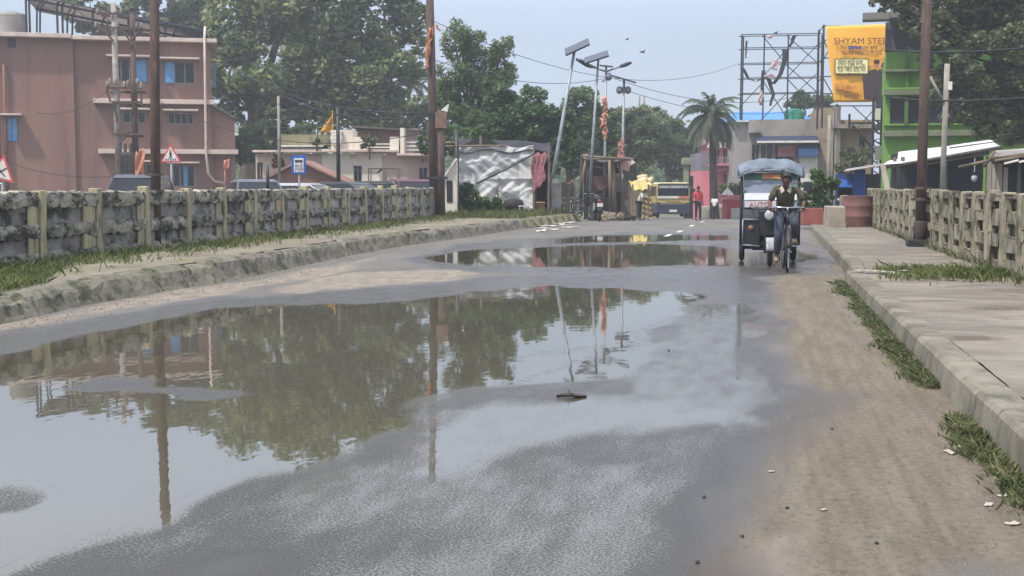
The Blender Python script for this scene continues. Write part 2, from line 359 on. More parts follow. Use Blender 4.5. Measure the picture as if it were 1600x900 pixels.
def road_material():
    m = bpy.data.materials.new('wet_tarmac'); m.use_nodes = True; nt = m.node_tree; L = nt.links.new
    b = nt.nodes['Principled BSDF']; tc = N(nt, 'ShaderNodeTexCoord')
    A = {k: N(nt, 'ShaderNodeAttribute', attribute_name=k).outputs['Fac'] for k in ('wet', 'dirt', 'tan')}
    def noise(sc, det=4, st=(1, 1, 1), ro=.6):
        mp = N(nt, 'ShaderNodeMapping'); mp.inputs['Scale'].default_value = st; L(tc.outputs['Object'], mp.inputs[0])
        n = N(nt, 'ShaderNodeTexNoise'); n.inputs['Scale'].default_value = sc; n.inputs['Detail'].default_value = det; n.inputs['Roughness'].default_value = ro
        L(mp.outputs[0], n.inputs['Vector']); return n.outputs['Fac']
    def math_(op, a, b_, c=None):
        n = N(nt, 'ShaderNodeMath', operation=op)
        for i, q in enumerate((a, b_, c)):
            if q is None: continue
            if isinstance(q, (int, float)): n.inputs[i].default_value = q
            else: L(q, n.inputs[i])
        return n.outputs[0]
    def rng_(a, f0, f1, t0, t1, smooth=True):
        n = N(nt, 'ShaderNodeMapRange'); n.interpolation_type = 'SMOOTHSTEP' if smooth else 'LINEAR'
        for i, q in enumerate((f0, f1, t0, t1)): n.inputs[i+1].default_value = q
        L(a, n.inputs[0]); return n.outputs[0]
    def mixc(f, a, b_):
        n = N(nt, 'ShaderNodeMix', data_type='RGBA')
        if isinstance(f, float): n.inputs[0].default_value = f
        else: L(f, n.inputs[0])
        for i, q in ((6, a), (7, b_)):
            if isinstance(q, tuple): n.inputs[i].default_value = lin(q)
            else: L(q, n.inputs[i])
        return n.outputs[2]
    nb = noise(1.1, 6, (1, .35, 1), .68); nf = noise(85, 4, (1, .85, 1), .73); nm = noise(7, 4, (1, .3, 1)); ns = noise(2.2, 6, (3, .5, 1), .7); ng = noise(26, 5, (1, .7, 1), .75)
    w = A['wet']
    h = math_('ADD', w, math_('MULTIPLY', math_('SUBTRACT', nb, .5), .40))
    h = math_('ADD', h, math_('MULTIPLY', math_('SUBTRACT', nm, .5), .36))
    hf = math_('ADD', h, math_('MULTIPLY', math_('SUBTRACT', nf, .5), 1.5))
    water = rng_(hf, .16, -.14, 0, 1)
    damp = rng_(h, .25, 1.15, 1, 0); rim = math_('MULTIPLY', rng_(h, .05, .22, 0, 1), rng_(h, .25, .55, 1, 0))
    dry = mixc(rng_(nb, .3, .7, 0, 1), (120, 116, 110), (100, 97, 93)); dry = mixc(rng_(nf, .42, .7, 0, .6), dry, (80, 78, 76))
    dirt = mixc(rng_(ns, .3, .7, 0, 1), (125, 116, 101), (104, 96, 83)); nt_ = noise(1.6, 3, (7, .05, 1), .5); dirt = mixc(rng_(nt_, .52, .60, 0, .35), dirt, (96, 87, 77)); dirt = mixc(rng_(ng, .48, .72, 0, .75), dirt, (76, 66, 56)); dirt = mixc(rng_(ng, .50, .30, 0, .4), dirt, (136, 121, 104))
    tan = mixc(rng_(nm, .35, .65, 0, 1), (142, 133, 120), (120, 113, 103))
    dm = rng_(math_('ADD', A['dirt'], math_('MULTIPLY', math_('SUBTRACT', nb, .5), .5)), .3, .7, 0, 1)
    tm = rng_(math_('ADD', A['tan'], math_('MULTIPLY', math_('SUBTRACT', nb, .5), .9)), .3, .75, 0, 1)
    base = mixc(dm, dry, dirt); base = mixc(tm, base, tan)
    dark = mixc(dm, (74, 73, 72), (84, 75, 66))
    base = mixc(damp, base, dark); base = mixc(math_('MULTIPLY', rim, .06), base, (112, 102, 88)); base = mixc(water, base, (78, 74, 60))
    L(base, b.inputs['Base Color'])
    rough = math_('MULTIPLY_ADD', damp, -.62, .90)
    n = N(nt, 'ShaderNodeMix'); n.inputs[3].default_value = .02; L(water, n.inputs[0]); L(rough, n.inputs[2]); L(n.outputs[0], b.inputs['Roughness'])
    ir = N(nt, 'ShaderNodeMix'); ir.inputs[2].default_value = 1.46; ir.inputs[3].default_value = 1.72; L(water, ir.inputs[0]); L(ir.outputs[0], b.inputs['IOR'])
    sp = N(nt, 'ShaderNodeMix'); L(damp, sp.inputs[0]); sp.inputs[2].default_value = .25; sp.inputs[3].default_value = .42; L(sp.outputs[0], b.inputs['Specular IOR Level'])
    bp = N(nt, 'ShaderNodeBump'); bp.inputs['Distance'].default_value = .012
    L(math_('MULTIPLY_ADD', water, -.97, .97), bp.inputs['Strength']); L(math_('ADD', nf, math_('MULTIPLY', nm, .8)), bp.inputs['Height'])
    rp = noise(5, 2, (1, .5, 1)); b2 = N(nt, 'ShaderNodeBump'); b2.inputs['Distance'].default_value = .0016; b2.inputs['Strength'].default_value = .5
    L(rp, b2.inputs['Height']); L(b2.outputs[0], bp.inputs['Normal']); L(bp.outputs[0], b.inputs['Normal'])
    return m
tarmac = road_material()
ys = [2.0]
while ys[-1] < 52: ys.append(ys[-1]+max(.055, ys[-1]*.008))
ys += [54, 57, 60, 65, 70, 76, 84, 92, 105, 120, 150, 190]
xs = np.concatenate([np.arange(-8.6, 2.0, .05), [2.4]])
ATT = {'wet': wetness, 'dirt': mask(DIRT), 'tan': mask(TAN)}
build_grid('road', xs, np.array(ys), lambda X, Y: slopev(Y), tarmac, ATT)
ysn = np.array([y for y in ys if y < 52])
wat = lambda X, Y: slopev(Y)+np.interp(wetness(X, Y), [-.36, -.31], [.0004, -.0003])
def pud(y0, y1):
    def keep(v):
        return (wetness(v[:, 0], v[:, 1]) < -.28) & (v[:, 1] > y0) & (v[:, 1] < y1)
    return keep
for y0, y1 in ((2, 19.6), (19.6, 29.8), (29.8, 50)):
    build_grid('puddle', xs, ysn, wat, tarmac, ATT, pud(y0, y1))
earth = mat('earth_and_weeds', (112, 104, 84), (78, 84, 52), .6, .95, .02, 6, .42, (64, 78, 40), 1.4)
gx = np.array([-400, -200, -100, -60, -30, -15, -9.6, -9.0, -5, 0, 1.8, 2.2, 4, 10, 30, 60, 100, 200, 400], float)
gy = np.array([-30, 0, 10, 20, 30, 40, 46, 50, 53, 58, 66, 80, 100, 130, 200, 400, 900], float)
def gz(X, Y):
    s = slopev(Y); lft = np.interp(Y, [49, 58, 900], [.27, .06, .02]); rgt = np.interp(Y, [49, 60, 900], [.14, .06, .02])
    return s+np.where(X <= -9.6, lft, np.where(X >= 2.2, rgt, -.08))
build_grid('ground', gx, gy, gz, earth)

# kerbs and footpaths
mossk = mat('mossy_kerb_stone', (122, 116, 102), (94, 90, 76), 2.0, .95, .025, 9, .44, (62, 66, 44), 3.5)
pathm = mat('left_footpath_dirt', (130, 122, 105), (104, 98, 83), 1.2, .95, .01, 14, .40, (98, 106, 62), 1.1)
slabm = mat('right_footpath_concrete', (132, 125, 112), (102, 96, 86), 1.1, .92, .012, 18, .42, (94, 88, 78), 1.6, (.8, 1.4, 1))
def rnd1(y, k, ph=0): return math.sin(y*k+ph)*.5+math.sin(y*k*2.3+1.7+ph)*.3+math.sin(y*k*5.1+.4+ph)*.2
mb = MB(); Y0 = np.concatenate([np.arange(2, 30, .12), np.arange(30, 51.3, .3)])
BLK = [2.]
while BLK[-1] < 52: BLK.append(BLK[-1]+random.uniform(.45, 1.1))
def lk(i, j):
    y = float(Y0[i]); x = kl(y); hgt = .30 if y > 18 else .2+.1*max(0, (y-8))/10; q = random.uniform(-.015, .015)
    k = int(np.searchsorted(BLK, y)); rb = random.Random(k); r = rnd1(y, 2.2)*.4+rb.uniform(-.3, .3)+random.uniform(-.12, .12); hgt += rb.uniform(-.025, .015)
    if abs(BLK[min(k, len(BLK)-1)]-y) < .07: r -= .9; hgt -= .02
    prof = [(.10+.06*r, -.05), (.02+.05*r, .06+q), (-.04+.04*r, .16+q), (-.09+.03*r+q, hgt-.05+.02*r), (-.17+.04*r, hgt+.012*r), (-.36, hgt+.01)]
    a, b = prof[j]; return (x+a, y, slope(y)+b)
n0 = len(Y0)
for i in range(n0):
    for j in range(6): mb.v.append(lk(i, j))
for i in range(n0-1):
    for j in range(5): mb.f.append((i*6+j, (i+1)*6+j, (i+1)*6+j+1, i*6+j+1))
tag(mb.build('kerb', mossk), kind='structure')
mb = MB()
for k, y in enumerate(np.arange(41.5, 50.6, .62)):   # yellow and black painted blocks
    if k % 2 == 0:
        x = kl(y); mb.sheet(lambda a, b, x=x, y=y: (kl(y+a*.62)+.055-.15*b, y+a*.62, slope(y)+.03+.29*b), 3, 3)
tag(mb.build('kerb_paint', mat('kerb_yellow', (168, 158, 96), (120, 114, 70), 4, .85, spots=.42, spotc=(80, 78, 60))), kind='structure')
mb = MB(); YY = np.arange(0, 54, .5)
mb.sheet(lambda a, b: (kl(b*52)-.30-a*4.2, b*52, slope(b*52)+(.30 if b*52 > 18 else .2+.1*max(0, b*52-8)/10)+.012*rnd1(b*52+a*3, 1.3)+.02*a), 10, 120)
tag(mb.build('left_footpath', pathm, smooth=True), kind='structure')
mb = MB(); Y1 = list(np.arange(1, 19.0, .15))+[18.95, 19.0]+list(np.arange(19.2, 41, .3)); n1 = len(Y1); kc = []
for y in Y1:
    x = kr(y); r = .45*rnd1(y, 1.8, 2)+.12*random.uniform(-1, 1); h = .195
    for a, b in ((-.03+.012*r, -.05), (-.01+.012*r, .10), (.0+.01*r, h-.03), (.03, h+.004*r), (.21, h+.004*r), (.22, h-.03)): mb.v.append((x+a, y, b))
for i in range(n1-1):
    for j in range(5): mb.f.append((i*6+j+1, (i+1)*6+j+1, (i+1)*6+j, i*6+j))
tag(mb.build('kerb', mat('right_kerb_concrete', (128, 122, 108), (94, 89, 77), 2.2, .92, .012, 22, .42, (84, 82, 66), 3, (1, 1, .6))), kind='structure')
mb = MB(); seg = [1, 7.9, 10.6, 10.72, 13.4, 15.95, 17.55, 20, 23.4, 27.2, 31, 36, 41]
for i in range(len(seg)-1):
    a, b = seg[i]+.025, seg[i+1]-.025; t = random.uniform(-.012, .012)-(.05 if i in (2,) else 0)-(.03 if i == 5 else 0)
    mb.sheet(lambda p, q: (kr(a+q*(b-a))+.225+p*2.05, a+q*(b-a), .185+t+.008*rnd1(a+q*(b-a)+p*5, 3)+(-.14 if q in (0, 1) else 0)), 8, max(3, int((b-a)/.15)))
tag(mb.build('right_footpath', slabm), kind='structure')
# lane dashes far down the road
mb = MB()
for u, v in ((1043, 368), (1061, 362), (1080, 353), (1096, 346.5)):
    p = P(u, v); y = p.y; mb.sheet(lambda a, b: (p.x-.06+a*.13+.03*b, y-.8+b*1.6, slope(y-.8+b*1.6)+.008), 1, 4)
tag(mb.build('road_marking', mat('lane_paint', (215, 212, 205), (170, 168, 162), 8, .8)), kind='structure')

# ------------------------------------------------------------------ concrete railings
lichen = mat('railing_block', (156, 152, 137), (124, 121, 109), 2.4, .95, .03, 9, .485, (52, 53, 41), 3.6, (1, 1, 1.5), var=.2)
cream = mat('railing_post_cream', (172, 163, 130), (140, 133, 108), 3.5, .92, .012, 22, .40, (84, 80, 62), 4.5, (1.6, 1.6, .5))
infill = mat('railing_infill', (160, 158, 152), (128, 126, 120), 2.2, .93, .012, 14, .46, (66, 64, 56), 2.4, (1, 1, 1.1), var=.35)
rail = thing('concrete_railing', 'weathered grey stone railing with cream posts along the left footpath', 'railing', (-10.1, 16, .3), 0)
A0, A1 = Vector((-10.1, 16.8)), Vector((-10.85, 43.2)); dr = (A1-A0); step = 1.72; nb = int(dr.length/step)
ang = math.atan2(dr.y, dr.x)
def rough_rail(z0, z1, L, seed):
    mb = MB(); rs = random.Random(seed); nx = 12; pr = []
    for i in range(nx+1):
        t = i/nx; b = z0+rs.uniform(-.035, .03); tp = z1+rs.uniform(-.02, .02); f = -.09+rs.uniform(-.025, .02)
        pr.append([(t*L, .07, b), (t*L, f+.02, b+.01), (t*L, f, (b+tp)/2+rs.uniform(-.02, .02)), (t*L, f+.02, tp-.02), (t*L, .07, tp)])
    for a in pr: mb.v += a
    for i in range(nx):
        for j in range(5):
            j2 = (j+1) % 5; mb.f.append((i*5+j, i*5+j2, (i+1)*5+j2, (i+1)*5+j))
    mb.f.append((0, 1, 2, 3, 4)); mb.f.append(tuple(nx*5+k for k in (4, 3, 2, 1, 0))); return mb
vars_ = []
for k in range(-3, nb+1):
    q = A0+dr.normalized()*step*k; base = (q.x+10.1, q.y-16, -.12)
    lean = random.uniform(-.045, .045)
    s = MB().path([(0, 0, 0), (0, 0, .5), (lean, 0, 1.05), (lean, 0, 1.17+random.uniform(-.08, .06))], [.125, .12, .115, .11], 4).build('railing_post', cream, rail, bevel=.012, jit=.008)
    s.location = base; s.rotation_euler = (0, 0, ang+R(45))
    if k == nb: break
    L = step-.19
    pan = MB().box(0, L, .0, .06, .02, 1.0).build('railing_panel', infill, rail); pan.location = (base[0]+math.cos(ang)*.095, base[1]+math.sin(ang)*.095, base[2]); pan.rotation_euler = (0, 0, ang)
    for z0, z1 in ((.90, 1.14), (.46, .68), (.06, .28)):
        r_ = rough_rail(z0, z1, L, k*7+int(z0*10)).build('rail', lichen, pan)
    if random.random() < .8:
        MB().box(L-random.uniform(.2, .5), L-.004, -.055, -.002, .08, 1.09).build('pier', cream, pan, bevel=.02, jit=.012)
# right railing: posts with three deep pockets to each bay
grey = mat('right_railing_concrete', (156, 149, 126), (118, 113, 95), 2.6, .93, .015, 14, .46, (74, 72, 58), 3.2, (1, 1, .6))
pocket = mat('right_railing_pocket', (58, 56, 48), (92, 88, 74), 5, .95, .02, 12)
rr = thing('concrete_railing', 'cream concrete railing with rows of dark pockets along the right footpath', 'railing', (3.45, 14, .2), 0)
YR = np.arange(12.8, 41.5, 1.2)
for k, y in enumerate(YR):
    b = MB().box(-.085, .085, -.085, .085, -.08, 1.12+random.uniform(-.02, .02)).build('railing_post', grey, rr, bevel=.02, jit=.008)
    b.location = (0, y-14, 0); b.rotation_euler = (random.uniform(-.01, .01), random.uniform(-.015, .015), 0)
    if k == len(YR)-1: break
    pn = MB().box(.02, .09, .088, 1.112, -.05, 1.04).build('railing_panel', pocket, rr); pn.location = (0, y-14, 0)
    f = MB(); hol = []
    for j in range(3):
        z0 = .06+.345*j; hol.append((.26+random.uniform(-.05, .08), .92+random.uniform(-.1, .04), z0+.09+random.uniform(-.03, .04), z0+.265+random.uniform(-.05, .02)))
    T = MB(); wall_holes(T, .086, 1.114, -.05, 1.06, hol, .07); f.v = [(-.055+yy*.95, xx, zz_) for xx, yy, zz_ in T.v]; f.f = [t[::-1] for t in T.f]
    f.box(-.055, .09, .086, 1.114, 1.06, 1.085)
    f.build('rail_lattice', grey, pn, jit=.012)

# ------------------------------------------------------------------ people
def skin(verts, edges, m, name, parent, root=0, sub=1, extra=None):
    me = bpy.data.meshes.new(name); me.from_pydata([v[:3] for v in verts], edges, []); o = bpy.data.objects.new(name, me); COL.objects.link(o)
    md = o.modifiers.new('skin', 'SKIN'); md.use_smooth_shade = True
    for i, d in enumerate(me.skin_vertices[0].data):
        r = verts[i][3]; d.radius = r if isinstance(r, tuple) else (r, r); d.use_root = (i == root)
    if sub: o.modifiers.new('sub', 'SUBSURF').levels = sub; o.modifiers['sub'].render_levels = sub
    bpy.context.view_layer.update()
    e = bpy.data.meshes.new_from_object(o.evaluated_get(bpy.context.evaluated_depsgraph_get()))
    bpy.data.objects.remove(o); bpy.data.meshes.remove(me)
    if extra:
        b = bmesh.new(); b.from_mesh(e); t = bpy.data.meshes.new('t'); t.from_pydata(extra.v, [], extra.f); b.from_mesh(t); b.to_mesh(e); b.free(); bpy.data.meshes.remove(t)
    e.polygons.foreach_set('use_smooth', [True]*len(e.polygons)); e.materials.clear(); e.materials.append(m); e.name = name
    o = bpy.data.objects.new(name, e); COL.objects.link(o); o.parent = parent; return o
skinm = mat('brown_skin', (98, 68, 54), (84, 57, 45), 6, .55); hairm = mat('black_hair', (24, 21, 20), (34, 30, 28), 20, .6)
STAND = dict(pel=(0, 0, .95), bel=(0, 0, 1.1), che=(0, .01, 1.29), nb=(0, .01, 1.44), nk=(0, -.005, 1.50), hd=(0, -.02, 1.60), tp=(0, -.01, 1.69),
             shL=(-.175, .01, 1.40), elL=(-.23, .03, 1.13), wrL=(-.22, -.06, .90), hnL=(-.215, -.085, .815),
             shR=(.175, .01, 1.40), elR=(.23, .03, 1.13), wrR=(.22, -.06, .90), hnR=(.215, -.085, .815),
             hpL=(-.09, 0, .90), knL=(-.10, -.02, .50), anL=(-.10, .02, .09), toL=(-.115, -.14, .04),
             hpR=(.09, 0, .90), knR=(.105, -.02, .50), anR=(.11, .02, .09), toR=(.13, -.14, .04))
def person(label, loc, rz, shirt, trous, J=None, scale=1., group=None, sleeve=.9, shoe=None, collar=None):
    J = {**STAND, **(J or {})}; o = thing('person', label, 'person', loc, rz, group); o.scale = (scale,)*3
    names = ['pel', 'bel', 'che', 'nb', 'nk', 'hd', 'tp', 'shL', 'elL', 'wrL', 'hnL', 'shR', 'elR', 'wrR', 'hnR', 'hpL', 'knL', 'anL', 'toL', 'hpR', 'knR', 'anR', 'toR']
    rad = dict(pel=(.13, .10), bel=(.125, .09), che=(.12, .07), nb=.062, nk=.052, hd=(.078, .098), tp=(.05, .06), hn=(.036, .02), wr=.027, el=.038, sh=.042, hp=.085, kn=.056, an=.038, to=(.042, .03))
    V = [(*J[n], rad.get(n, rad.get(n[:2]))) for n in names]; ix = {n: i for i, n in enumerate(names)}
    Eg = [('pel', 'bel'), ('bel', 'che'), ('che', 'nb'), ('nb', 'nk'), ('nk', 'hd'), ('hd', 'tp')]
    for s in 'LR': Eg += [('che', 'sh'+s), ('sh'+s, 'el'+s), ('el'+s, 'wr'+s), ('wr'+s, 'hn'+s), ('pel', 'hp'+s), ('hp'+s, 'kn'+s), ('kn'+s, 'an'+s), ('an'+s, 'to'+s)]
    ex = MB(); hd = Vector(J['hd'])
    ex.ball(hd+Vector((0, -.096, -.012)), .014, .02, .022, 8, 6)
    for sx in (-1, 1): ex.ball(hd+Vector((sx*.078, .005, -.005)), .012, .02, .03, 8, 6)
    for s in 'LR':
        h = Vector(J['hn'+s]); wv = (h-Vector(J['wr'+s])).normalized(); side = Vector((1, 0, 0)) if abs(wv.x) < .7 else Vector((0, 0, 1))
        side = (side-wv*side.dot(wv)).normalized(); cu = wv.cross(side)
        if cu.z > 0 and abs(cu.z) > .3: cu = -cu
        for k, (t, ln) in enumerate(((-.026, .062), (-.009, .075), (.009, .07), (.025, .055))):
            a = h+side*t+wv*.01; b_ = a+wv*ln*.5+cu*.012; c_ = b_+wv*ln*.25+cu*ln*.4
            ex.path([a, b_, c_], [.0095, .009, .007], 6)
        inw = side*(1 if s == 'L' else -1)*-1
        a = h-wv*.03+inw*.02; ex.path([a, a+inw*.03+wv*.025, a+inw*.035+wv*.05+cu*.015], [.011, .010, .008], 6)
    skin(V, [(ix[a], ix[b]) for a, b in Eg], skinm, 'body', o, 0, 1, ex)
    sv = lambda n, r: (*J[n], r)
    def lerp(a, b, t): return tuple(J[a][i]*(1-t)+J[b][i]*t for i in range(3))
    low = tuple(J['pel'][i]*1.25-J['bel'][i]*.25 for i in range(3))
    T = [(*low, (.165, .13)), sv('bel', (.155, .12)), sv('che', (.18, .14)), (*lerp('che', 'nb', .75), (.085, .08))]; Ed = [(0, 1), (1, 2), (2, 3)]
    for s in 'LR':
        n = len(T); T += [(*J['sh'+s], .075), (*lerp('sh'+s, 'el'+s, min(sleeve, .95)), .062)]; Ed += [(2, n), (n, n+1)]
        if sleeve > 1: T.append((*lerp('el'+s, 'wr'+s, sleeve-1), .05)); Ed.append((n+1, n+2))
    skin(T, Ed, shirt, 'shirt', o, 1, 1)
    T = [(*J['pel'], (.15, .12))]; Ed = []
    for s in 'LR':
        n = len(T); T += [(*J['hp'+s], .105), (*J['kn'+s], .078), (*lerp('kn'+s, 'an'+s, .92), .06)]; Ed += [(0, n), (n, n+1), (n+1, n+2)]
    skin(T, Ed, trous, 'trousers', o, 0, 1)
    tp = Vector(J['hd']); hb = MB()
    n, m_ = 14, 7
    def hf(a, b):
        q = 2*math.pi*a; e = math.pi/2*b; lowc = (-.03 if math.sin(q) > -.3 else .055)
        return (tp.x+.084*math.cos(q)*math.cos(e), tp.y+.012+.101*math.sin(q)*math.cos(e), tp.z+lowc*(1-b)+(.125-lowc*0)*math.sin(e)*1.0)
    hb.sheet(hf, n, m_).build('hair', hairm, o, True, thick=.012)
    fe = MB()
    for sx in (-1, 1): fe.ball(tp+Vector((sx*.03, -.086, .012)), .011, .008, .008, 8, 5)
    fe.build('eye', mat('eye_dark', (40, 34, 32)), o, True)
    MB().ball(tp+Vector((0, -.082, -.048)), .024, .008, .006, 8, 5).build('mouth', mat('lip', (110, 62, 54)), o, True)
    for s in 'LR':
        a = Vector(J['an'+s]); t = Vector(J['to'+s]); dv = (t-a).normalized()
        MB().path([a-dv*.05+Vector((0, 0, -.03)), a+Vector((0, 0, -.035)), t, t+Vector((0, -.05, -.0))], [.035, .045, .042, .022], 8).build('shoe', shoe or mat('sandal', (92, 76, 60)), o, True)
    if collar:
        n_ = Vector(J['nb']); c = MB()
        for sx in (-1, 1):
            c.quad(n_+Vector((sx*.02, -.11, -.05)), n_+Vector((sx*.075, -.11, -.10)), n_+Vector((sx*.105, -.06, -.0)), n_+Vector((sx*.06, -.04, .03)))
        c.build('collar', collar, o, thick=.008)
    return o
def wheel(parent, c, Rr, r, sp=18, hub=.03, axis='x', rot=0, rimm=chrome):
    w = MB().ring((0, 0, 0), Rr-r, r, 28, 8, axis).build('wheel', black, parent, True); w.location = c; w.rotation_euler = (0, 0, rot); w.name = 'wheel'
    g = MB().ring((0, 0, 0), Rr-2*r-.008, .011, 24, 6, axis)
    g.lathe([(hub, -.04), (hub, .04)], n=10, axis=axis)
    for k in range(sp):
        q = 2*math.pi*k/sp; e = (Rr-2*r)
        d = (.02 if k % 2 else -.02)
        a = {'x': (d, hub*math.cos(q), hub*math.sin(q)), 'y': (hub*math.cos(q), d, hub*math.sin(q))}[axis]
        b = {'x': (0, e*math.cos(q+.25), e*math.sin(q+.25)), 'y': (e*math.cos(q+.25), 0, e*math.sin(q+.25))}[axis]
        g.tube(a, b, .0022, n=4)
    g.build('rim', rimm, w); return w
def bicycle(label, loc, rz, group=None, steer=0.):
    o = thing('bicycle', label, 'bicycle', loc, rz, group); fm = mat('bicycle_black', (38, 40, 46), (28, 28, 32), 5, .4)
    H = Vector((0, -.36, .98)); B = Vector((0, .06, .30)); St = Vector((0, .26, .88)); Rw = Vector((0, .56, .35)); Fw = Vector((0, -.56, .35))
    f = MB(); f.tube(H+Vector((0, -.03, -.12)), B, .016); f.tube(H+Vector((0, -.01, -.04)), St+Vector((0, -.02, -.04)), .015); f.tube(B, St, .016); f.tube(H+Vector((0, .01, 0)), H+Vector((0, -.05, -.2)), .02)
    for s in (-.06, .06): f.tube(B+Vector((s*.5, 0, 0)), Rw+Vector((s, 0, 0)), .010); f.tube(St+Vector((s*.3, 0, -.05)), Rw+Vector((s, 0, 0)), .009)
    f.build('frame', fm, o, True)
    fk = MB()
    for s in (-.055, .055): fk.path([H+Vector((s*.6, -.05, -.2)), H+Vector((s, -.07, -.3)), Fw+Vector((s, .03, .1)), Fw+Vector((s, 0, 0))], .012)
    fk.build('fork', fm, o, True)
    wheel(o, Fw, .35, .021, rot=steer); wheel(o, Rw, .35, .021)
    for c in (Fw, Rw):
        g = MB(); g.sheet(lambda a, b, c=c: (c.x-.03+.06*a, c.y+.372*math.cos(R(20+150*b)), c.z+.372*math.sin(R(20+150*b))), 2, 14); g.build('mudguard', darkm, o, True, thick=.004)
    h = MB(); h.path([(-.27, -.12, 1.02), (-.27, -.28, 1.04), (-.16, -.37, 1.05), (0, -.36, 1.04), (.16, -.37, 1.05), (.27, -.28, 1.04), (.27, -.12, 1.02)], .012); h.tube((0, -.36, 1.05), H, .014)
    for s in (-1, 1): h.path([(s*.2, -.38, .99), (s*.2, -.35, 1.03), (s*.06, -.38, .86)], .006, 5)
    h.build('handlebar', chrome, o, True)
    for s in (-.27, .27): MB().tube((s, -.12, 1.02), (s, -.25, 1.035), .018).build('grip', black, o, True)
    sd = MB(); sd.sheet(lambda a, b: ((a-.5)*(.06+.16*b*b), .14+.26*b, .94+.02*math.cos((a-.5)*3)), 6, 6); sd.build('saddle', mat('saddle_leather', (60, 42, 32)), o, True, thick=.03)
    pd = MB(); pd.tube((-.10, .06, .30), (.10, .06, .30), .015); pd.tube((-.09, .06, .30), (-.09, .06, .14), .011); pd.tube((.09, .06, .30), (.09, .06, .46), .011)
    pd.box(-.2, -.1, .02, .10, .125, .15); pd.box(.1, .2, .02, .10, .445, .47); pd.lathe([(.09, -.002), (.09, .002)], (.06, .06, .30), 18, 'x'); pd.build('crank', chrome, o)
    c = MB(); c.box(-.08, .08, .45, .8, .76, .775); c.tube((-.06, .78, .76), (-.05, .57, .36), .006); c.tube((.06, .78, .76), (.05, .57, .36), .006); c.build('carrier', darkm, o)
    return o

# ------------------------------------------------------------------ cyclist and electric rickshaw
bc = P(1229, 428)
bicycle('black roadster bicycle ridden in front of the electric rickshaw', (bc.x, bc.y+.91, 0), R(2), steer=R(-7))
CYC = dict(pel=(0, .27, 1.00), bel=(-.012, .19, 1.12), che=(-.025, .06, 1.285), nb=(-.02, -.03, 1.42), nk=(-.015, -.08, 1.465), hd=(-.01, -.125, 1.55), tp=(-.012, -.13, 1.645),
           shL=(-.175, .03, 1.41), elL=(-.285, .02, 1.17), wrL=(-.255, -.13, 1.065), hnL=(-.255, -.19, 1.058),
           shR=(.175, .03, 1.41), elR=(.30, .02, 1.17), wrR=(.255, -.13, 1.065), hnR=(.255, -.19, 1.058),
           hpL=(-.09, .22, .95), knL=(-.13, -.10, .62), anL=(-.15, .07, .24), toL=(-.155, -.07, .17),
           hpR=(.09, .22, .95), knR=(.14, -.20, .83), anR=(.15, .06, .55), toR=(.155, -.08, .50))
person('person in an olive shirt pedalling the black bicycle along the wet road', (bc.x, bc.y+.91, 0), R(2),
       mat('olive_shirt', (84, 80, 58), (62, 58, 43), 5, .85, .01, 12), mat('slate_trousers', (62, 68, 80), (48, 53, 64), 5, .85, .01, 10), CYC, .96,
       sleeve=.95, shoe=mat('tan_shoe', (140, 122, 98)), collar=mat('pale_collar', (176, 170, 150)))

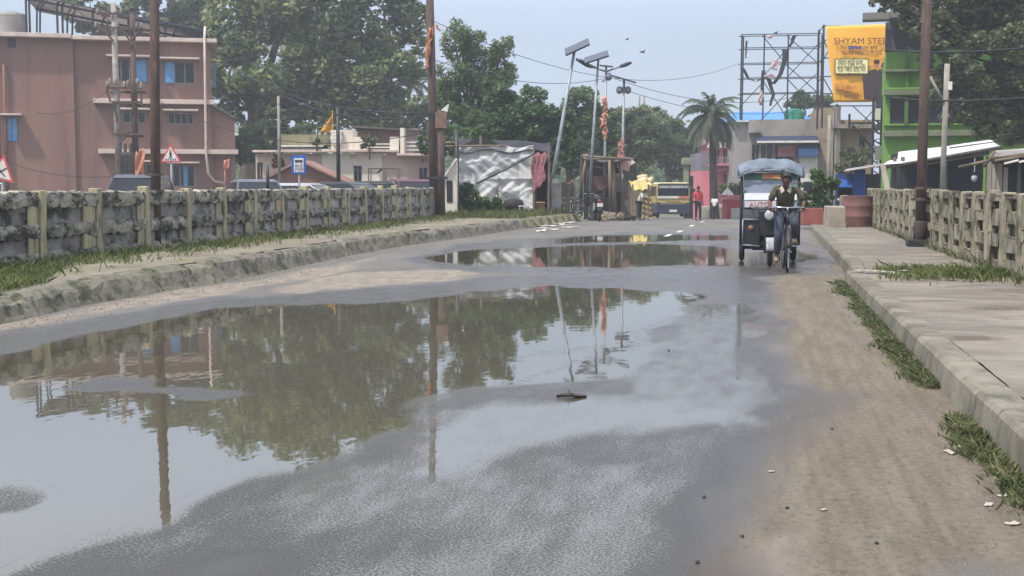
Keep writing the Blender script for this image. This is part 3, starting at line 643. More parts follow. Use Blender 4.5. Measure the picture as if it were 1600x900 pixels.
def rickshaw():
    c = P(1203, 417); o = thing('electric_rickshaw', 'dark electric rickshaw with grey cloth canopy driving behind the cyclist', 'rickshaw', (c.x, c.y+.05, 0), R(1))
    body = mat('rickshaw_black', (42, 44, 48), (32, 33, 36), 5, .4); fr = mat('rickshaw_tube', (58, 60, 64), (44, 45, 48), 5, .4, metal=.3)
    cl = mat('canopy_cloth', (112, 124, 134), (88, 98, 108), 3, .6, .015, 8)
    # local: front wheel at y=0, rear axle y=1.75, half width .5
    w = wheel(o, (0, .12, .23), .23, .045, 10, .05); w2 = wheel(o, (-.47, 1.75, .25), .25, .05, 10, .06); w3 = wheel(o, (.47, 1.75, .25), .25, .05, 10, .06)
    g = MB(); g.sheet(lambda a, b: (-.075+.15*a, .12-.27*math.cos(R(10+150*b))*1.0, .23+.275*math.sin(R(10+150*b))), 4, 12); g.build('front_mudguard', mat('silver_paint', (176, 178, 180), (120, 122, 126), 6, .35), o, True, thick=.006)
    f = MB()
    for s in (-.09, .09): f.path([(s, .12, .23), (s, .2, .62), (s*.6, .3, .95)], .02)
    f.build('fork', fr, o, True)
    cw = MB(); cw.prism([(-.16, .52), (.16, .52), (.2, .8), (.2, .98), (-.2, .98), (-.2, .8)], .16, .3); cw.build('cowl', body, o, bevel=.03)
    hl = MB().lathe([(.05, .10), (.085, .08), (.088, .13), (.07, .18)], (-.02, 0, .88), 20, 'y').build('headlight', chrome, o, True)
    MB().lathe([(.002, .07), (.05, .066), (.075, .079), (.076, .085)], (-.02, 0, .88), 20, 'y').build('lens', mat('lamp_lens', (176, 178, 180), (150, 152, 155), 20, .1), hl, True)
    fl = MB(); fl.box(-.46, .46, .42, 2.25, .34, .42); fl.box(-.5, .5, 1.45, 2.2, .42, .5); fl.build('floor_pan', body, o, bevel=.015)
    for s in (-1, 1):
        a = MB(); x0, x1 = sorted((s*.17, s*.47))
        a.prism([(x0, .34), (x1, .30), (x1, .78), (x0, .80)], .36, .42); p_ = a.build('front_panel', body, o, bevel=.012)
        b = MB(); b.tube((x0, .34, .81), (x1, .34, .80), .012); b.tube((x0, .34, .36), (x1, .34, .34), .012); b.tube((x0, .34, .36), (x0, .34, .81), .012); b.build('guard_bar', steel, p_, True)
        MB().lathe([(.03, -.02), (.045, -.01), (.045, .01)], (s*.33, .35, .66), 12, 'y').build('indicator', mat('amber_lens', (150, 110, 84)), p_, True)
    sd = MB()
    for s in (-1, 1): sd.prism([(.45, .44), (2.2, .44), (2.2, 1.0), (1.5, 1.0), (1.3, .72), (.45, .72)], s*.5-.012, s*.5+.012)
    sd.v = [(y, x, z) for x, y, z in sd.v]; sd.f = [t[::-1] for t in sd.f]; sd.build('side_panel', body, o)
    fp = MB()
    for s in (-1, 1):
        fp.path([(s*.5, .42, .36), (s*.5, .40, 1.0), (s*.495, .5, 1.62), (s*.49, .6, 1.70)], .024)
        for y in (1.4, 2.2): fp.tube((s*.5, y, .42), (s*.49, y, 1.72), .018)
        fp.tube((s*.5, .42, 1.0), (s*.5, .42, 1.0), .02)
    fp.tube((-.5, .40, 1.0), (.5, .40, 1.0), .02); fp.tube((-.49, .52, 1.66), (.49, .52, 1.66), .02); fp.build('frame', fr, o, True)
    MB().box(-.47, .47, .385, .415, .80, .99).build('dash_panel', mat('dash_grey', (92, 94, 98), (74, 76, 80), 5, .5), o, bevel=.01)
    ws = MB(); ws.quad((-.46, .38, 1.02), (.46, .38, 1.02), (.46, .47, 1.58), (-.46, .47, 1.58)); ws.build('windscreen', mat('windscreen_glass', (128, 138, 150), (104, 113, 124), 2.2, .06), o, thick=.01)
    ws_o = LAST[0]
    MB().quad((-.44, .366, 1.02), (.1, .366, 1.02), (.1, .380, 1.14), (-.44, .380, 1.14)).build('screen_band', mat('screen_band_white', (186, 180, 180), (170, 160, 162), 9, .5), ws_o)
    text('AUTO', 'screen_lettering', mat('lettering_pink', (196, 150, 154)), ws_o, (-.19, .362, 1.075), .11, (R(84), 0, 0), w=.34)
    MB().quad((-.45, .37, 1.15), (.45, .37, 1.15), (.45, .384, 1.27), (-.45, .384, 1.27)).build('sun_sheet', mat('white_sheet', (225, 225, 226), (205, 206, 210), 6, .35), ws_o)
    vb = MB(); vb.quad((-.46, .448, 1.50), (.46, .448, 1.50), (.46, .462, 1.62), (-.46, .462, 1.62)); v_ = vb.build('visor_strip', mat('visor_green', (70, 112, 100), (52, 90, 84), 5, .5), o, thick=.006)
    MB().quad((-.14, .436, 1.515), (.18, .436, 1.515), (.18, .450, 1.605), (-.14, .450, 1.605)).build('visor_sticker', mat('sticker_orange', (196, 148, 84), (178, 96, 70), 16, .5), v_, thick=.003)
    def cn(a, b):
        x = (a-.5)*1.14; e = abs(a-.5)*2; y = .36+b*2.0; nz = 0 if b > .15 else -.17*(1-b/.15)**1.3
        return (x*(1+.02*math.sin(b*9)), y-.02*math.sin(a*20), 1.86-.13*e**3+nz+.012*math.sin(a*17+b*9)+(.02*math.sin(b*14)))
    cc = MB().sheet(cn, 22, 24)
    cc.sheet(lambda a, b: ((a-.5)*1.14, .36+.01*math.sin(a*40), 1.69-.13*(abs(a-.5)*2)**3-.04*b-.015*abs(math.sin(a*22))*b), 30, 2)
    for s in (0, 1): cc.sheet(lambda a, b, s=s: ((s-.5)*1.15, .36+2*a, 1.73-.12*b-(.17*(1-a/.15)**1.3 if a < .15 else 0)*.4), 20, 2)
    cc.build('canopy', cl, o, True, thick=.012)
    st = MB(); st.box(-.46, .46, 1.1, 1.5, .55, .72); st.box(-.46, .46, 1.95, 2.15, .6, 1.25); st.box(-.3, .3, .62, .95, .5, .74); st.build('seat', mat('seat_vinyl', (70, 44, 40), (52, 34, 32), 5, .5), o, bevel=.03)
    mr = MB(); mr.tube((.5, .45, 1.25), (.62, .36, 1.38), .01); mr.prism([(.56, 1.30), (.7, 1.30), (.71, 1.46), (.57, 1.47)], .33, .36); mr.build('side_mirror', darkm, o, bevel=.012)
    mr = MB(); mr.tube((-.5, .45, 1.25), (-.57, .36, 1.4), .01); mr.prism([(-.54, 1.35), (-.47, 1.35), (-.47, 1.48), (-.54, 1.48)], .33, .36); mr.build('side_mirror', darkm, o, bevel=.012)
    h = MB(); h.path([(-.36, .42, 1.02), (-.3, .3, 1.0), (0, .33, .99), (.3, .3, 1.0), (.36, .42, 1.02)], .014); h.build('handlebar', fr, o, True)
    ax = MB(); ax.tube((-.47, 1.75, .25), (.47, 1.75, .25), .03); ax.lathe([(.05, -.1), (.1, -.06), (.1, .06), (.05, .1)], (.05, 1.75, .25), 12, 'x'); ax.box(-.3, .3, .5, 1.6, .26, .34); ax.build('axle', darkm, o, True)
rickshaw()

# ------------------------------------------------------------------ poles along the paths
def band(mb, z, r, h=.05): mb.lathe([(r, z), (r, z+h)], n=12)
def iron_pole(label, u, v, zb, ht, r, sleeve, lean=0., bands=(), shift=0):
    p = P(u, v, zb); o = thing('iron_pole', label, 'pole', p, 0)
    MB().path([(0, 0, 0), (lean*.4, 0, ht*.4), (lean, 0, ht)], [r, r*.97, r*.9], 14).build('shaft', iron, o, True)
    if sleeve: MB().lathe([(r*1.35, -.05), (r*1.32, sleeve-.04), (r*1.15, sleeve)], n=14).build('sleeve', darkm if r < .06 else mat('sleeve_iron', (74, 64, 58), (54, 46, 42), 6, .8, .004, 40), o, True)
    for z in bands:
        b = MB(); band(b, z, r*1.25, .06); b.box(-r*1.9, r*1.9, -.012, .012, z+.01, z+.05); b.build('clamp', iron, o)
    return o
iron_pole('tall rusty brown iron pole standing before the left railing', 244, 389, .30, 6.2, .088, 0, .10, (.52, .98, 1.26))
iron_pole('tall rusty iron pole with a thick base sleeve beside the right railing', 1437, 384, .20, 6.4, .10, .5, .03, (.9, 1.12))
b_ = P(1437, 384, .2); tag(MB().box(-.26, .26, -.2, .2, -.05, .13).build('stone_block', mat('black_stone', (58, 56, 52), (44, 42, 40), 5, .95, .02, 12), None, bevel=.03, jit=.02), 'dark stone block at the foot of the right iron pole', 'block').location = b_
def far_pole(name, label, u, d, vt, vb, w, m=None, group=None):
    F = FR(name, label, 'pole', u, d, None, group); F.o.location.z = zz(vb, d)
    MB().path([(0, 0, 0), (0, 0, zz(vt, d)-zz(vb, d))], [w/2, w/2*.85], 10).build('shaft', m or iron, F.o, True); return F
# tall flag pole at the railing end, its shorter twin with a junction box
dF = 44.0
F = FR('electric_pole', 'tall brown electric pole with an orange flag where the left railing ends', 'electric pole', 677, dF, .25)
MB().path([F.p(679, 345), F.p(676, 150), F.p(672, -60)], [.17, .15, .125], 12).build('shaft', iron, F.o, True)
MB().box(F.x(660), F.x(684), -.12, -.17, F.z(176), F.z(181)).build('cross_arm', darkm, F.o); MB().box(F.x(661), F.x(700), -.14, -.19, F.z(276), F.z(280)).build('cross_arm', darkm, F.o)
fb = MB()
for u0, v0, w_, h_, sw in ((676, 44, 5, 50, -9), (679, 41, 4, 20, -2), (682, 40, 3.5, 9, 6), (673, 52, 4, 58, -6), (676, 60, 3.5, 34, -7), (670, 74, 4, 34, -1), (674, 62, 3, 46, -4)):
    ph_ = random.random()*6
    fb.sheet(lambda a, b: (F.x(u0+(a-.5)*w_*(1.1-.5*b)+sw*b**.7+1.2*math.sin(b*9+ph_)), -.2-.06*math.sin(a*4+b*8+ph_), F.z(v0+h_*b+1.5*math.sin(a*4+ph_))), 4, 16)
flg = fb.build('flag', orange, None, True, thick=.01); flg.location = F.o.location; flg.rotation_euler = F.o.rotation_euler
tag(flg, 'torn orange cloth flag wound round the tall brown electric pole', 'flag')
F2 = FR('electric_pole', 'shorter brown pole with a junction box beside the tall flag pole', 'electric pole', 689, 43.4, .25)
MB().path([F2.p(690, 345), F2.p(689, 172)], [.13, .11], 10).build('shaft', iron, F2.o, True)
MB().box(F2.x(681), F2.x(699), -.16, .1, F2.z(201), F2.z(176)).build('junction_box', mat('rust_box', (128, 100, 86), (100, 78, 68), 4, .8), F2.o, bevel=.02)
MB().prism([(F2.x(689), F2.z(173)), (F2.x(700), F2.z(175)), (F2.x(702), F2.z(162))], -.1, .05).build('lamp_shade', white, F2.o)
MB().box(F2.x(661), F2.x(697), -.15, -.2, F2.z(279), F2.z(276)).build('cross_arm', darkm, F2.o)
for u, d, vt, vb, w, lb in ((529, 52, 168, 296, .17, 'thin black pole standing before the white wall'), (437, 58, 150, 300, .15, 'slim pale grey pole left of the blue bus stop sign'), (418.5, 40, 258, 300, .10, 'short black post sticking up behind the railing near the grey cars')):
    far_pole('utility_pole', lb, u, d, vt, vb, w, darkm if u != 437 else concrete)

# ------------------------------------------------------------------ traffic signs
def tri_sign(label, u, v, d, w, pict, tilt=0.):
    F = FR('warning_sign', label, 'sign', u, d, .2); h = w*.88; zc = F.z(v)
    def tr(k): return [(-w/2*k, -h/3*k), (w/2*k, -h/3*k), (0, h*2/3*k)]
    def rot(q): return [(a*math.cos(tilt)-b*math.sin(tilt), a*math.sin(tilt)+b*math.cos(tilt)+zc) for a, b in q]
    MB().prism(rot(tr(1)), -.02, 0).build('sign_plate', mat('sign_red', (196, 84, 84), (180, 70, 72), 4, .5), F.o)
    MB().prism(rot(tr(.76)), -.024, -.0205).build('sign_face', white, F.o)
    pm = MB(); pict(pm, w, rot); pm.build('pictogram', black, F.o)
    MB().tube((0, .03, -.1), (0, .03, zc+h*.3), .035).build('post', steel, F.o, True)
def ped(m, w, rot):
    y0, y1 = -.029, -.0245
    for a, b in (((-.02, .25), .035),): m.prism(rot([(w*(a[0]+.01+b*math.cos(q)), w*(a[1]-.01+b*math.sin(q))) for q in np.linspace(0, 2*math.pi, 9)[:-1]]), y0, y1)
    def ln(x0, z0, x1, z1, t):
        dx, dz = x1-x0, z1-z0; l = math.hypot(dx, dz); nx, nz = -dz/l*t/2, dx/l*t/2
        m.prism(rot([(w*(x0+nx), w*(z0+nz)), (w*(x1+nx), w*(z1+nz)), (w*(x1-nx), w*(z1-nz)), (w*(x0-nx), w*(z0-nz))]), y0, y1)
    ln(-.01, .2, .0, .04, .075); ln(.0, .05, -.06, -.1, .05); ln(0, .05, .05, -.1, .05); ln(-.01, .17, .07, .07, .035); ln(-.01, .17, -.07, .08, .035)
    for k in range(5): x = -.26+k*.115; ln(x, -.20, x+.05, -.12, .05)
def crs(m, w, rot):
    for s in (-1, 1): m.prism(rot([(w*(-.16*s-.03), w*-.15), (w*(-.16*s+.03), w*-.15), (w*(.16*s+.03), w*.15), (w*(.16*s-.03), w*.15)]), -.029-.0015*s, -.0245-.0015*s)
tri_sign('red bordered triangular sign showing a pedestrian crossing', 268, 244, 40, .66, ped)
tri_sign('tilted red bordered triangular sign showing a black cross', 3, 268, 30, .68, crs, R(-12))
F = FR('bus_stop_sign', 'blue bus stop sign with a white panel above the railing', 'sign', 467.5, 42, .2)
MB().box(F.x(456.5), F.x(478.5), -.03, 0, F.z(272), F.z(243)).build('sign_plate', mat('sign_blue', (34, 88, 178), (28, 76, 160), 5, .45), F.o, bevel=.01)
pl = MB().box(F.x(460), F.x(475), -.036, -.0305, F.z(269), F.z(247)).build('sign_face', white, F.o)
bm_ = mat('sign_ink', (48, 52, 60)); t = MB(); t.box(F.x(461.5), F.x(473.5), -.041, -.0365, F.z(253.5), F.z(250)); t.box(F.x(462.5), F.x(464.5), -.041, -.0365, F.z(254.6), F.z(253.5)); t.box(F.x(470.5), F.x(472.5), -.041, -.0365, F.z(254.6), F.z(253.5)); t.build('pictogram', bm_, F.o)
text('BUS', 'lettering', bm_, F.o, (F.x(467.5), -.04, F.z(259.5)), .14, w=F.x(473)-F.x(462)); text('STOP', 'lettering', bm_, F.o, (F.x(467.5), -.04, F.z(265.5)), .14, w=F.x(474)-F.x(461))
MB().tube((0, .03, -.1), (0, .03, F.z(250)), .035).build('post', steel, F.o, True)

# ------------------------------------------------------------------ parked cars behind the left railing
def car(label, u, d, vtop, paint, heading=0, suv=False):
    x, y = xy(u, d); H = max(1.25, zz(vtop, d)-.2); o = thing('parked_car', label, 'car', (x, y, .2), heading, 'cars parked behind the left railing')
    L, Wd = 4.0, .84; b = MB(); hh = H
    prof = [(-L/2, .35), (-L/2+.05, .75), (-L/2+.9, .9), (-L/2+1.0, .92), (L/2-.35 if suv else L/2-.6, .95), (L/2-.05, .85), (L/2, .4), (L/2-.1, .22), (-L/2+.1, .22)]
    n = len(b.v)
    b.prism(prof, -Wd, Wd); b.v = [(yy, xx, z) for xx, yy, z in b.v]; b.f = [t[::-1] for t in b.f]; b.build('body', paint, o, True, bevel=.07)
    def loft(z0, z1, i0, i1, y0, y1, y2, y3, mb):
        q = [(-Wd+i0, y0, z0), (Wd-i0, y0, z0), (Wd-i0, y3, z0), (-Wd+i0, y3, z0), (-Wd+i1, y1, z1), (Wd-i1, y1, z1), (Wd-i1, y2, z1), (-Wd+i1, y2, z1)]
        k = len(mb.v); mb.v += q; mb.f += [tuple(k+i for i in t) for t in ((3, 2, 1, 0), (4, 5, 6, 7), (0, 1, 5, 4), (1, 2, 6, 5), (2, 3, 7, 6), (3, 0, 4, 7))]; return mb
    e = L/2
    loft(.9, hh-.06, .06, .2, -e+.95, -e+1.6, e-(.45 if suv else .9), e-(.2 if suv else .45), MB()).build('window', glass, o, bevel=.03)
    r_ = MB(); loft(hh-.10, hh, .17, .28, -e+1.52, -e+1.75, e-(.5 if suv else 1.0), e-(.38 if suv else .85), r_)
    for s in (-1, 1):
        r_.path([(s*(Wd-.07), -e+.97, .9), (s*(Wd-.22), -e+1.6, hh-.07)], .035, 6); r_.path([(s*(Wd-.07), e-(.22 if suv else .5), .9), (s*(Wd-.22), e-(.47 if suv else .9), hh-.07)], .045, 6)
    r_.build('roof', paint, o, True, bevel=.03)
    for s in (-1, 1):
        for yy in (-L/2+.75, L/2-.75): MB().lathe([(.2, -.09), (.31, -.08), (.31, .08), (.2, .09)], (s*(Wd-.06), yy, .11+.2), 18, 'x').build('wheel', black, o, True)
        MB().ball((s*.6, -L/2+.04, .7), .15, .06, .08).build('headlight', chrome, o, True)
grp = mat('car_grey', (66, 70, 76), (60, 64, 70), 3, .3); wtp = mat('car_white', (160, 162, 164), (150, 150, 152), 3, .3); blp = mat('car_black', (40, 42, 45), (36, 37, 40), 3, .25); slp = mat('car_slate', (84, 90, 98), (76, 82, 90), 3, .3); mrp = mat('car_maroon', (92, 44, 54), (82, 38, 48), 3, .3)
car('dark grey parked car behind the tall rusty iron pole', 217, 36, 273, grp, TH+R(8), True)
car('slate grey parked car right of the pink building', 400, 42, 280, slp, TH+R(20))
car('white parked car under the blue bus stop sign', 478, 46, 286, wtp, TH+R(75))
car('black parked car at the foot of the thin black pole', 548, 48, 284, blp, TH+R(60))
car('black parked car below the canvas topped cart frame', 605, 50, 283, blp, TH+R(80))
car('maroon parked car nearest the tall flag pole', 643, 50, 280, mrp, TH+R(20))
F = FR('cart_frame', 'open cart with a canvas hood on thin poles behind the black car', 'cart', 600, 53, .2)
m_ = MB()
for u in (576, 600, 622):
    for y in (0, .9): m_.tube((F.x(u), y, 0), (F.x(u), y, F.z(263)), .025)
for y in (0, .9): m_.tube((F.x(576), y, F.z(263)), (F.x(622), y, F.z(263)), .025); m_.tube((F.x(576), y, F.z(284)), (F.x(622), y, F.z(284)), .025)
m_.build('pole_frame', wood, F.o); cnv = mat('olive_canvas', (118, 116, 96), (92, 92, 76), 2, .9, .02, 5)
MB().sheet(lambda a, b: (F.x(575+a*20), b*.9, F.z(262+12*a*0+8*math.sin(a*3))), 6, 4).build('hood', cnv, F.o, True, thick=.02)
MB().box(F.x(577), F.x(621), .02, .88, .55, .75).build('tray', wood, F.o)

# ------------------------------------------------------------------ pink building
D = 77.0; F = FR('pink_building', 'three storey brick pink building with blue shuttered windows', 'building', 333, D, .25, None, R(13)); o = F.o
pink = mat('pink_plaster', (140, 108, 95), (124, 94, 83), .35, .9, .004, 12, .43, (114, 88, 82), 1.0, (1, 1, .14)); cornice = mat('cornice_cream', (206, 188, 176), (180, 160, 150), 1.5, .85)
wins = [(180, 233, 95, 131), (261, 308, 97, 132), (194, 230, 176, 194), (265, 305, 177, 195), (218, 238, 256, 290), (270, 305, 258, 292)]
H_ = lambda q: (F.x(q[0]), F.x(q[1]), F.z(q[3]), F.z(q[2]))
bw = MB(); shell(bw, F.x(120), F.x(333), 0, F.z(65), [H_(q) for q in wins], 9.0); bw.build('wall', pink, o)
lw = [(19, 32, 61, 82), (13, 32, 187, 224)]
bl = MB(); shell(bl, F.x(-260), F.x(120)-.003, 0, F.z(64), [H_(q) for q in lw], 8.8, -.16); bl.build('wall', pink, o)
wg = MB(); wg.prism([(F.x(333)+.003, 0), (F.x(369), 0), (F.x(369), F.z(186)), (F.x(333)+.003, F.z(166))], .3, 6); wg.build('side_wing', pink, o)
MB().prism([(F.x(333)+.005, F.z(166)), (F.x(371), F.z(186)), (F.x(371), F.z(183)), (F.x(333)+.005, F.z(162.5))], -.05, 6.1).build('wing_roof', mat('roof_sheet', (120, 112, 108), (96, 90, 88), 2, .7), o)
c = MB(); c.box(F.x(119), F.x(343), -.62, 9.3, F.z(68), F.z(62)); c.build('roof_slab', cornice, o, bevel=.02)
c = MB(); c.box(F.x(-262), F.x(119)-.003, -.75, 9.1, F.z(66.5), F.z(60)); c.build('roof_slab', cornice, o, bevel=.02)
for (a, b, v0, v1, y1) in ((150, 337, 157, 164, -.55), (156, 373, 234, 241, -.55)): MB().box(F.x(a), F.x(b), y1, .30, F.z(v1), F.z(v0)).build('ledge', cornice, o, bevel=.015)
blue = mat('shutter_blue', (98, 152, 198), (80, 130, 180), 4, .5); bars = mat('window_bar', (150, 140, 132))
def window(q, shutter=None, bars_n=3, y=0.):
    a, b, c0, d0 = H_(q); w = MB(); t = .06
    w.box(a, a+t, y+.03, y+.12, c0, d0); w.box(b-t, b, y+.03, y+.12, c0, d0); w.box(a+t, b-t, y+.03, y+.12, d0-t, d0); w.box(a+t, b-t, y+.03, y+.12, c0, c0+t)
    for k in range(1, bars_n): x = a+(b-a)*k/bars_n; w.box(x-.03, x+.03, y+.04, y+.11, c0+t, d0-t)
    f = w.build('window', bars, o); MB().box(a+.01, b-.01, y+.15, y+.2, c0, d0).build('pane', glass, f)
    if shutter:
        for (s0, s1) in shutter: MB().box(F.x(s0), F.x(s1), y-.06, y-.02, c0+.05, d0-.05).build('shutter', blue, f)
    MB().box(a-.28, b+.28, y-.72, y-.002, d0+.09, d0+.19).build('sunshade', cornice, o, bevel=.01)
window(wins[0], [(217, 233)], 4); window(wins[1], [(262, 276)]); window(wins[2], None, 3); window(wins[3], None, 4); window(wins[4], None, 2); window(wins[5], [(287, 293)], 3)
a, b, c0, d0 = H_(lw[0]); MB().box(a, b, .0, .05, c0, d0).build('vent', darkm, o)
window(lw[1], [(15, 22), (23, 30)], 2, -.16)
MB().box(F.x(334), F.x(341), .6, 2.2, F.z(136), F.z(97)).build('open_shutter', mat('shutter_teal', (96, 124, 134), (80, 108, 120)), o)
dp = MB(); dp.path([F.p(325, 43, -.1), F.p(324, 60, -.68), F.p(323.5, 150, -.62), F.p(323, 240, -.62), F.p(326, 272, -.5), F.p(335, 283, -.3), F.p(352, 287, -.2)], .07, 8); dp.build('drain_pipe', cornice, o, True)
for u, v0, w in ((13, 108, .13), (3, 175, .1)): MB().tube(F.p(u, v0, -.35), F.p(u, 300, -.35), w/2*1.4).build('drain_pipe', mat('rust_pipe', (128, 84, 68), (104, 70, 58), 5, .8), o, True)
MB().box(F.x(368), F.x(374), .2, .5, F.z(211), F.z(194)).build('meter_box', white, o)
Ft = FR('water_tank', 'grey ribbed plastic water tank on the pink building roof', 'water tank', 27, 78, zz(57, 77)); r = 19/2000*79.5
pr = []
for k in range(9): z = k*.155; pr += [(r*1.0, z), (r*1.035, z+.05), (r*1.035, z+.1)]
MB().lathe(pr+[(r*.98, 1.45), (r*.5, 1.52), (r*.45, 1.58), (.05, 1.6)], n=24).build('tank', mat('tank_grey', (140, 136, 130), (118, 115, 110), 1.2, .7), Ft.o, True)
Fs = FR('solar_array', 'long sloping solar panel rack on the pink building roof', 'solar panel', 130, 78, zz(58, 77))
ss = MB(); pan = mat('solar_cell', (44, 54, 68), (36, 44, 56), 3, .18)
pA, pB = Fs.p(46, -6), Fs.p(327, 50); n_ = 7
for k in range(n_):
    t0, t1 = k/n_, (k+1)/n_-.006; A_ = [pA[i]+(pB[i]-pA[i])*t0 for i in range(3)]; B_ = [pA[i]+(pB[i]-pA[i])*t1 for i in range(3)]
    q = MB(); dz = .14
    q.v = [(A_[0], -.4, A_[2]+.1), (B_[0], -.4, B_[2]+.1), (B_[0], 2.4, B_[2]-.55), (A_[0], 2.4, A_[2]-.55)]; q.f = [(0, 1, 2, 3)]; pp = q.build('panel', pan, Fs.o, thick=.06)
for u, vv in ((47, -8), (52, -6), (95, 6), (103, 8), (150, 16), (205, 28), (262, 38), (318, 49)):
    ss.tube(Fs.p(u, 62, .2), Fs.p(u, vv+1, .2), .07); ss.tube(Fs.p(u, 62, 1.8), Fs.p(u+2, vv+8, 1.8), .06)
ss.tube((pA[0], .2, pA[2]-.12), (pB[0], .2, pB[2]-.12), .05); ss.tube((pA[0], 1.8, pA[2]-.5), (pB[0], 1.8, pB[2]-.5), .05); ss.build('rack', darkm, Fs.o)
# transformer on a double pole
F = FR('transformer_pole', 'double pole electric transformer structure before the pink building', 'transformer', 198, 60, .25); o = F.o
pm_ = mat('pole_concrete', (156, 150, 142), (126, 118, 110), 3, .85)
MB().path([F.p(187, 300), F.p(184, 5)], [.17, .12], 10).build('pole', pm_, o, True); MB().path([F.p(213, 300), F.p(210, 20, .3)], [.16, .12], 10).build('pole', iron, o, True)
for (a, v0, b, v1) in ((160, 22, 200, 22.5), (155, 44, 230, 46), (172, 138, 226, 143), (180, 160, 226, 164), (180, 210, 222, 212)):
    MB().box(F.x(a), F.x(b), -.24, -.16, F.z(v0)-.05, F.z(v0)+.05).build('cross_arm', iron, o); MB().box(F.x(a), F.x(b), .44, .5, F.z(v1)-.05, F.z(v1)+.05).build('cross_arm', iron, o)
for a, b in (((168, 46), (184, 64)), ((198, 46), (210, 64)), ((228, 46), (212, 66)), ((176, 46), (176, 34)), ((172, 138), (178, 160)), ((226, 143), (226, 165)), ((182, 160), (188, 190)), ((190, 225), (206, 205))): MB().tube(F.p(*a, -.2), F.p(*b, -.2), .05, n=6).build('brace', iron, o)

for i, (u, v) in enumerate(((162, 18), (198, 18), (158, 40), (192, 40), (228, 41), (174, 132), (178, 128), (206, 130), (220, 128), (226, 134), (186, 128), (200, 132))):
    MB().lathe([(.03, -.02), (.09, .03), (.05, .07), (.09, .12), (.05, .16), (.07, .22), (.02, .27)], F.p(u, v+4, -.2), 10).build('insulator', mat('porcelain', (150, 140, 134), (110, 96, 90)), o, True)
tr = MB(); tr.box(F.x(195), F.x(213), -.5, .2, F.z(270), F.z(238))
for k in range(7): x = F.x(196+k*2.5); tr.box(x-.02, x+.02, -.72, -.5, F.z(268), F.z(242))
tr.lathe([(.08, 0), (.08, .4), (.03, .45)], F.p(199, 238, -.2), 10); tr.lathe([(.08, 0), (.08, .4), (.03, .45)], F.p(207, 238, -.2), 10); tr.build('transformer_tank', mat('tank_dark', (84, 78, 74), (64, 58, 55), 4, .7), o, bevel=.02)
fb = MB(); fb.sheet(lambda a, b: (F.x(222+a*14-4*b), -.8-.1*math.sin(a*6+b*5), F.z(236+38*b+4*math.sin(a*7))), 8, 10); fb.path([F.p(231, 300, -.75), F.p(231, 234, -.75)], .03, 6)
g = fb.build('flag', orange, None, True, thick=.01); g.location = F.o.location; g.rotation_euler = F.o.rotation_euler; tag(g, 'bright orange flag beside the transformer pole', 'flag')
fl2 = FR('flag', 'small pinkish flag on a thin stick at the pink building corner', 'flag', 352, 70, .2); q = MB(); q.tube(fl2.p(351, 300), fl2.p(352, 250), .03, n=6)
q.sheet(lambda a, b: (fl2.x(351+8*a), -.05-.08*math.sin(a*5+b*3), fl2.z(252+14*b-4*a)), 5, 6); q.build('cloth', mat('pink_cloth', (222, 150, 130), (200, 120, 100), 4, .8), fl2.o, True, thick=.01)

# ------------------------------------------------------------------ old white buildings behind the railing
cw_ = mat('limewash_cream', (222, 214, 198), (196, 186, 170), .5, .9, spots=.36, spotc=(128, 118, 104), spsc=.9, stretch=(1, 1, .5)); pinkw = mat('pale_pink_plaster', (192, 172, 160), (166, 146, 136), .5, .9, spots=.38, spotc=(110, 96, 88), spsc=.8)
mossw = mat('mossy_parapet', (150, 144, 112), (112, 108, 78), .8, .95, spots=.42, spotc=(80, 80, 58), spsc=1.2)
F = FR('old_house', 'low cream and white house with mossy parapets behind the parked cars', 'building', 520, 66, .25); o = F.o; X, Z = F.x, F.z
def wall(name, m, u0, u1, v0, v1, y0, y1, holes=()):
    b = MB(); shell(b, X(u0), X(u1), Z(v1), Z(v0), [(X(a), X(b_), Z(d_), Z(c_)) for a, b_, c_, d_ in holes], y1, y0); w_ = b.build(name, m, o)
    for a, b_, c_, d_ in holes:
        MB().box(X(a), X(b_), y0+.15, y0+.19, Z(d_), Z(c_)).build('window', glass, o)
        fr_ = MB(); x0, x1 = X(a), X(b_)
        for x in (x0+.03, (x0+x1)/2, x1-.03): fr_.box(x-.03, x+.03, y0+.08, y0+.13, Z(d_), Z(c_))
        fr_.build('frame', mat('window_grey', (120, 116, 110)), LAST[0])
    return w_
wall('wall', pinkw, 400, 504, 240, 320, 0, 5, [(402, 411, 254, 300)]); wall('wall', cw_, 504.2, 598, 240, 320, -.1, 5.2, [(553, 566, 259, 300)]); wall('wall', pinkw, 598.2, 672, 242, 320, -.05, 5, [(655, 668, 262, 300)])
c = MB(); c.box(X(398), X(505), -.5, .3, Z(238.5), Z(235)); c.box(X(505.2), X(622), -.55, .3, Z(238), Z(234)); c.box(X(622.2), X(674), -.6, .3, Z(244), Z(240)); c.build('cornice', cornice, o, bevel=.02)
wall('parapet', mossw, 440, 518, 210, 227, .1, 2); c = MB(); c.box(X(440), X(506), .02, .08, Z(229), Z(227)); c.box(X(440), X(552), -.02, .07, Z(233.5), Z(233)); c.build('parapet_rail', white, o)
wall('parapet', mat('dark_mossy_wall', (94, 88, 76), (70, 68, 58), 1, .95), 440, 504, 227, 234.9, .12, 2)
wall('parapet', cw_, 518.2, 552, 203, 233.9, .05, 2); wall('parapet_pillar', cw_, 553, 572, 214, 233.8, -.1, 1); wall('parapet_pillar', cw_, 610, 624, 214, 239.9, -.15, 1); wall('parapet_pillar', cw_, 626, 632, 200, 239.8, -.1, 1)
for v in (224, 229, 234): MB().box(X(572.2), X(609.8), .1, .2, Z(v+1.8), Z(v)).build('parapet_rail', white, o)
for v in (221, 227, 233): MB().box(X(634), X(654), .1, .2, Z(v+2), Z(v)).build('parapet_rail', white, o)
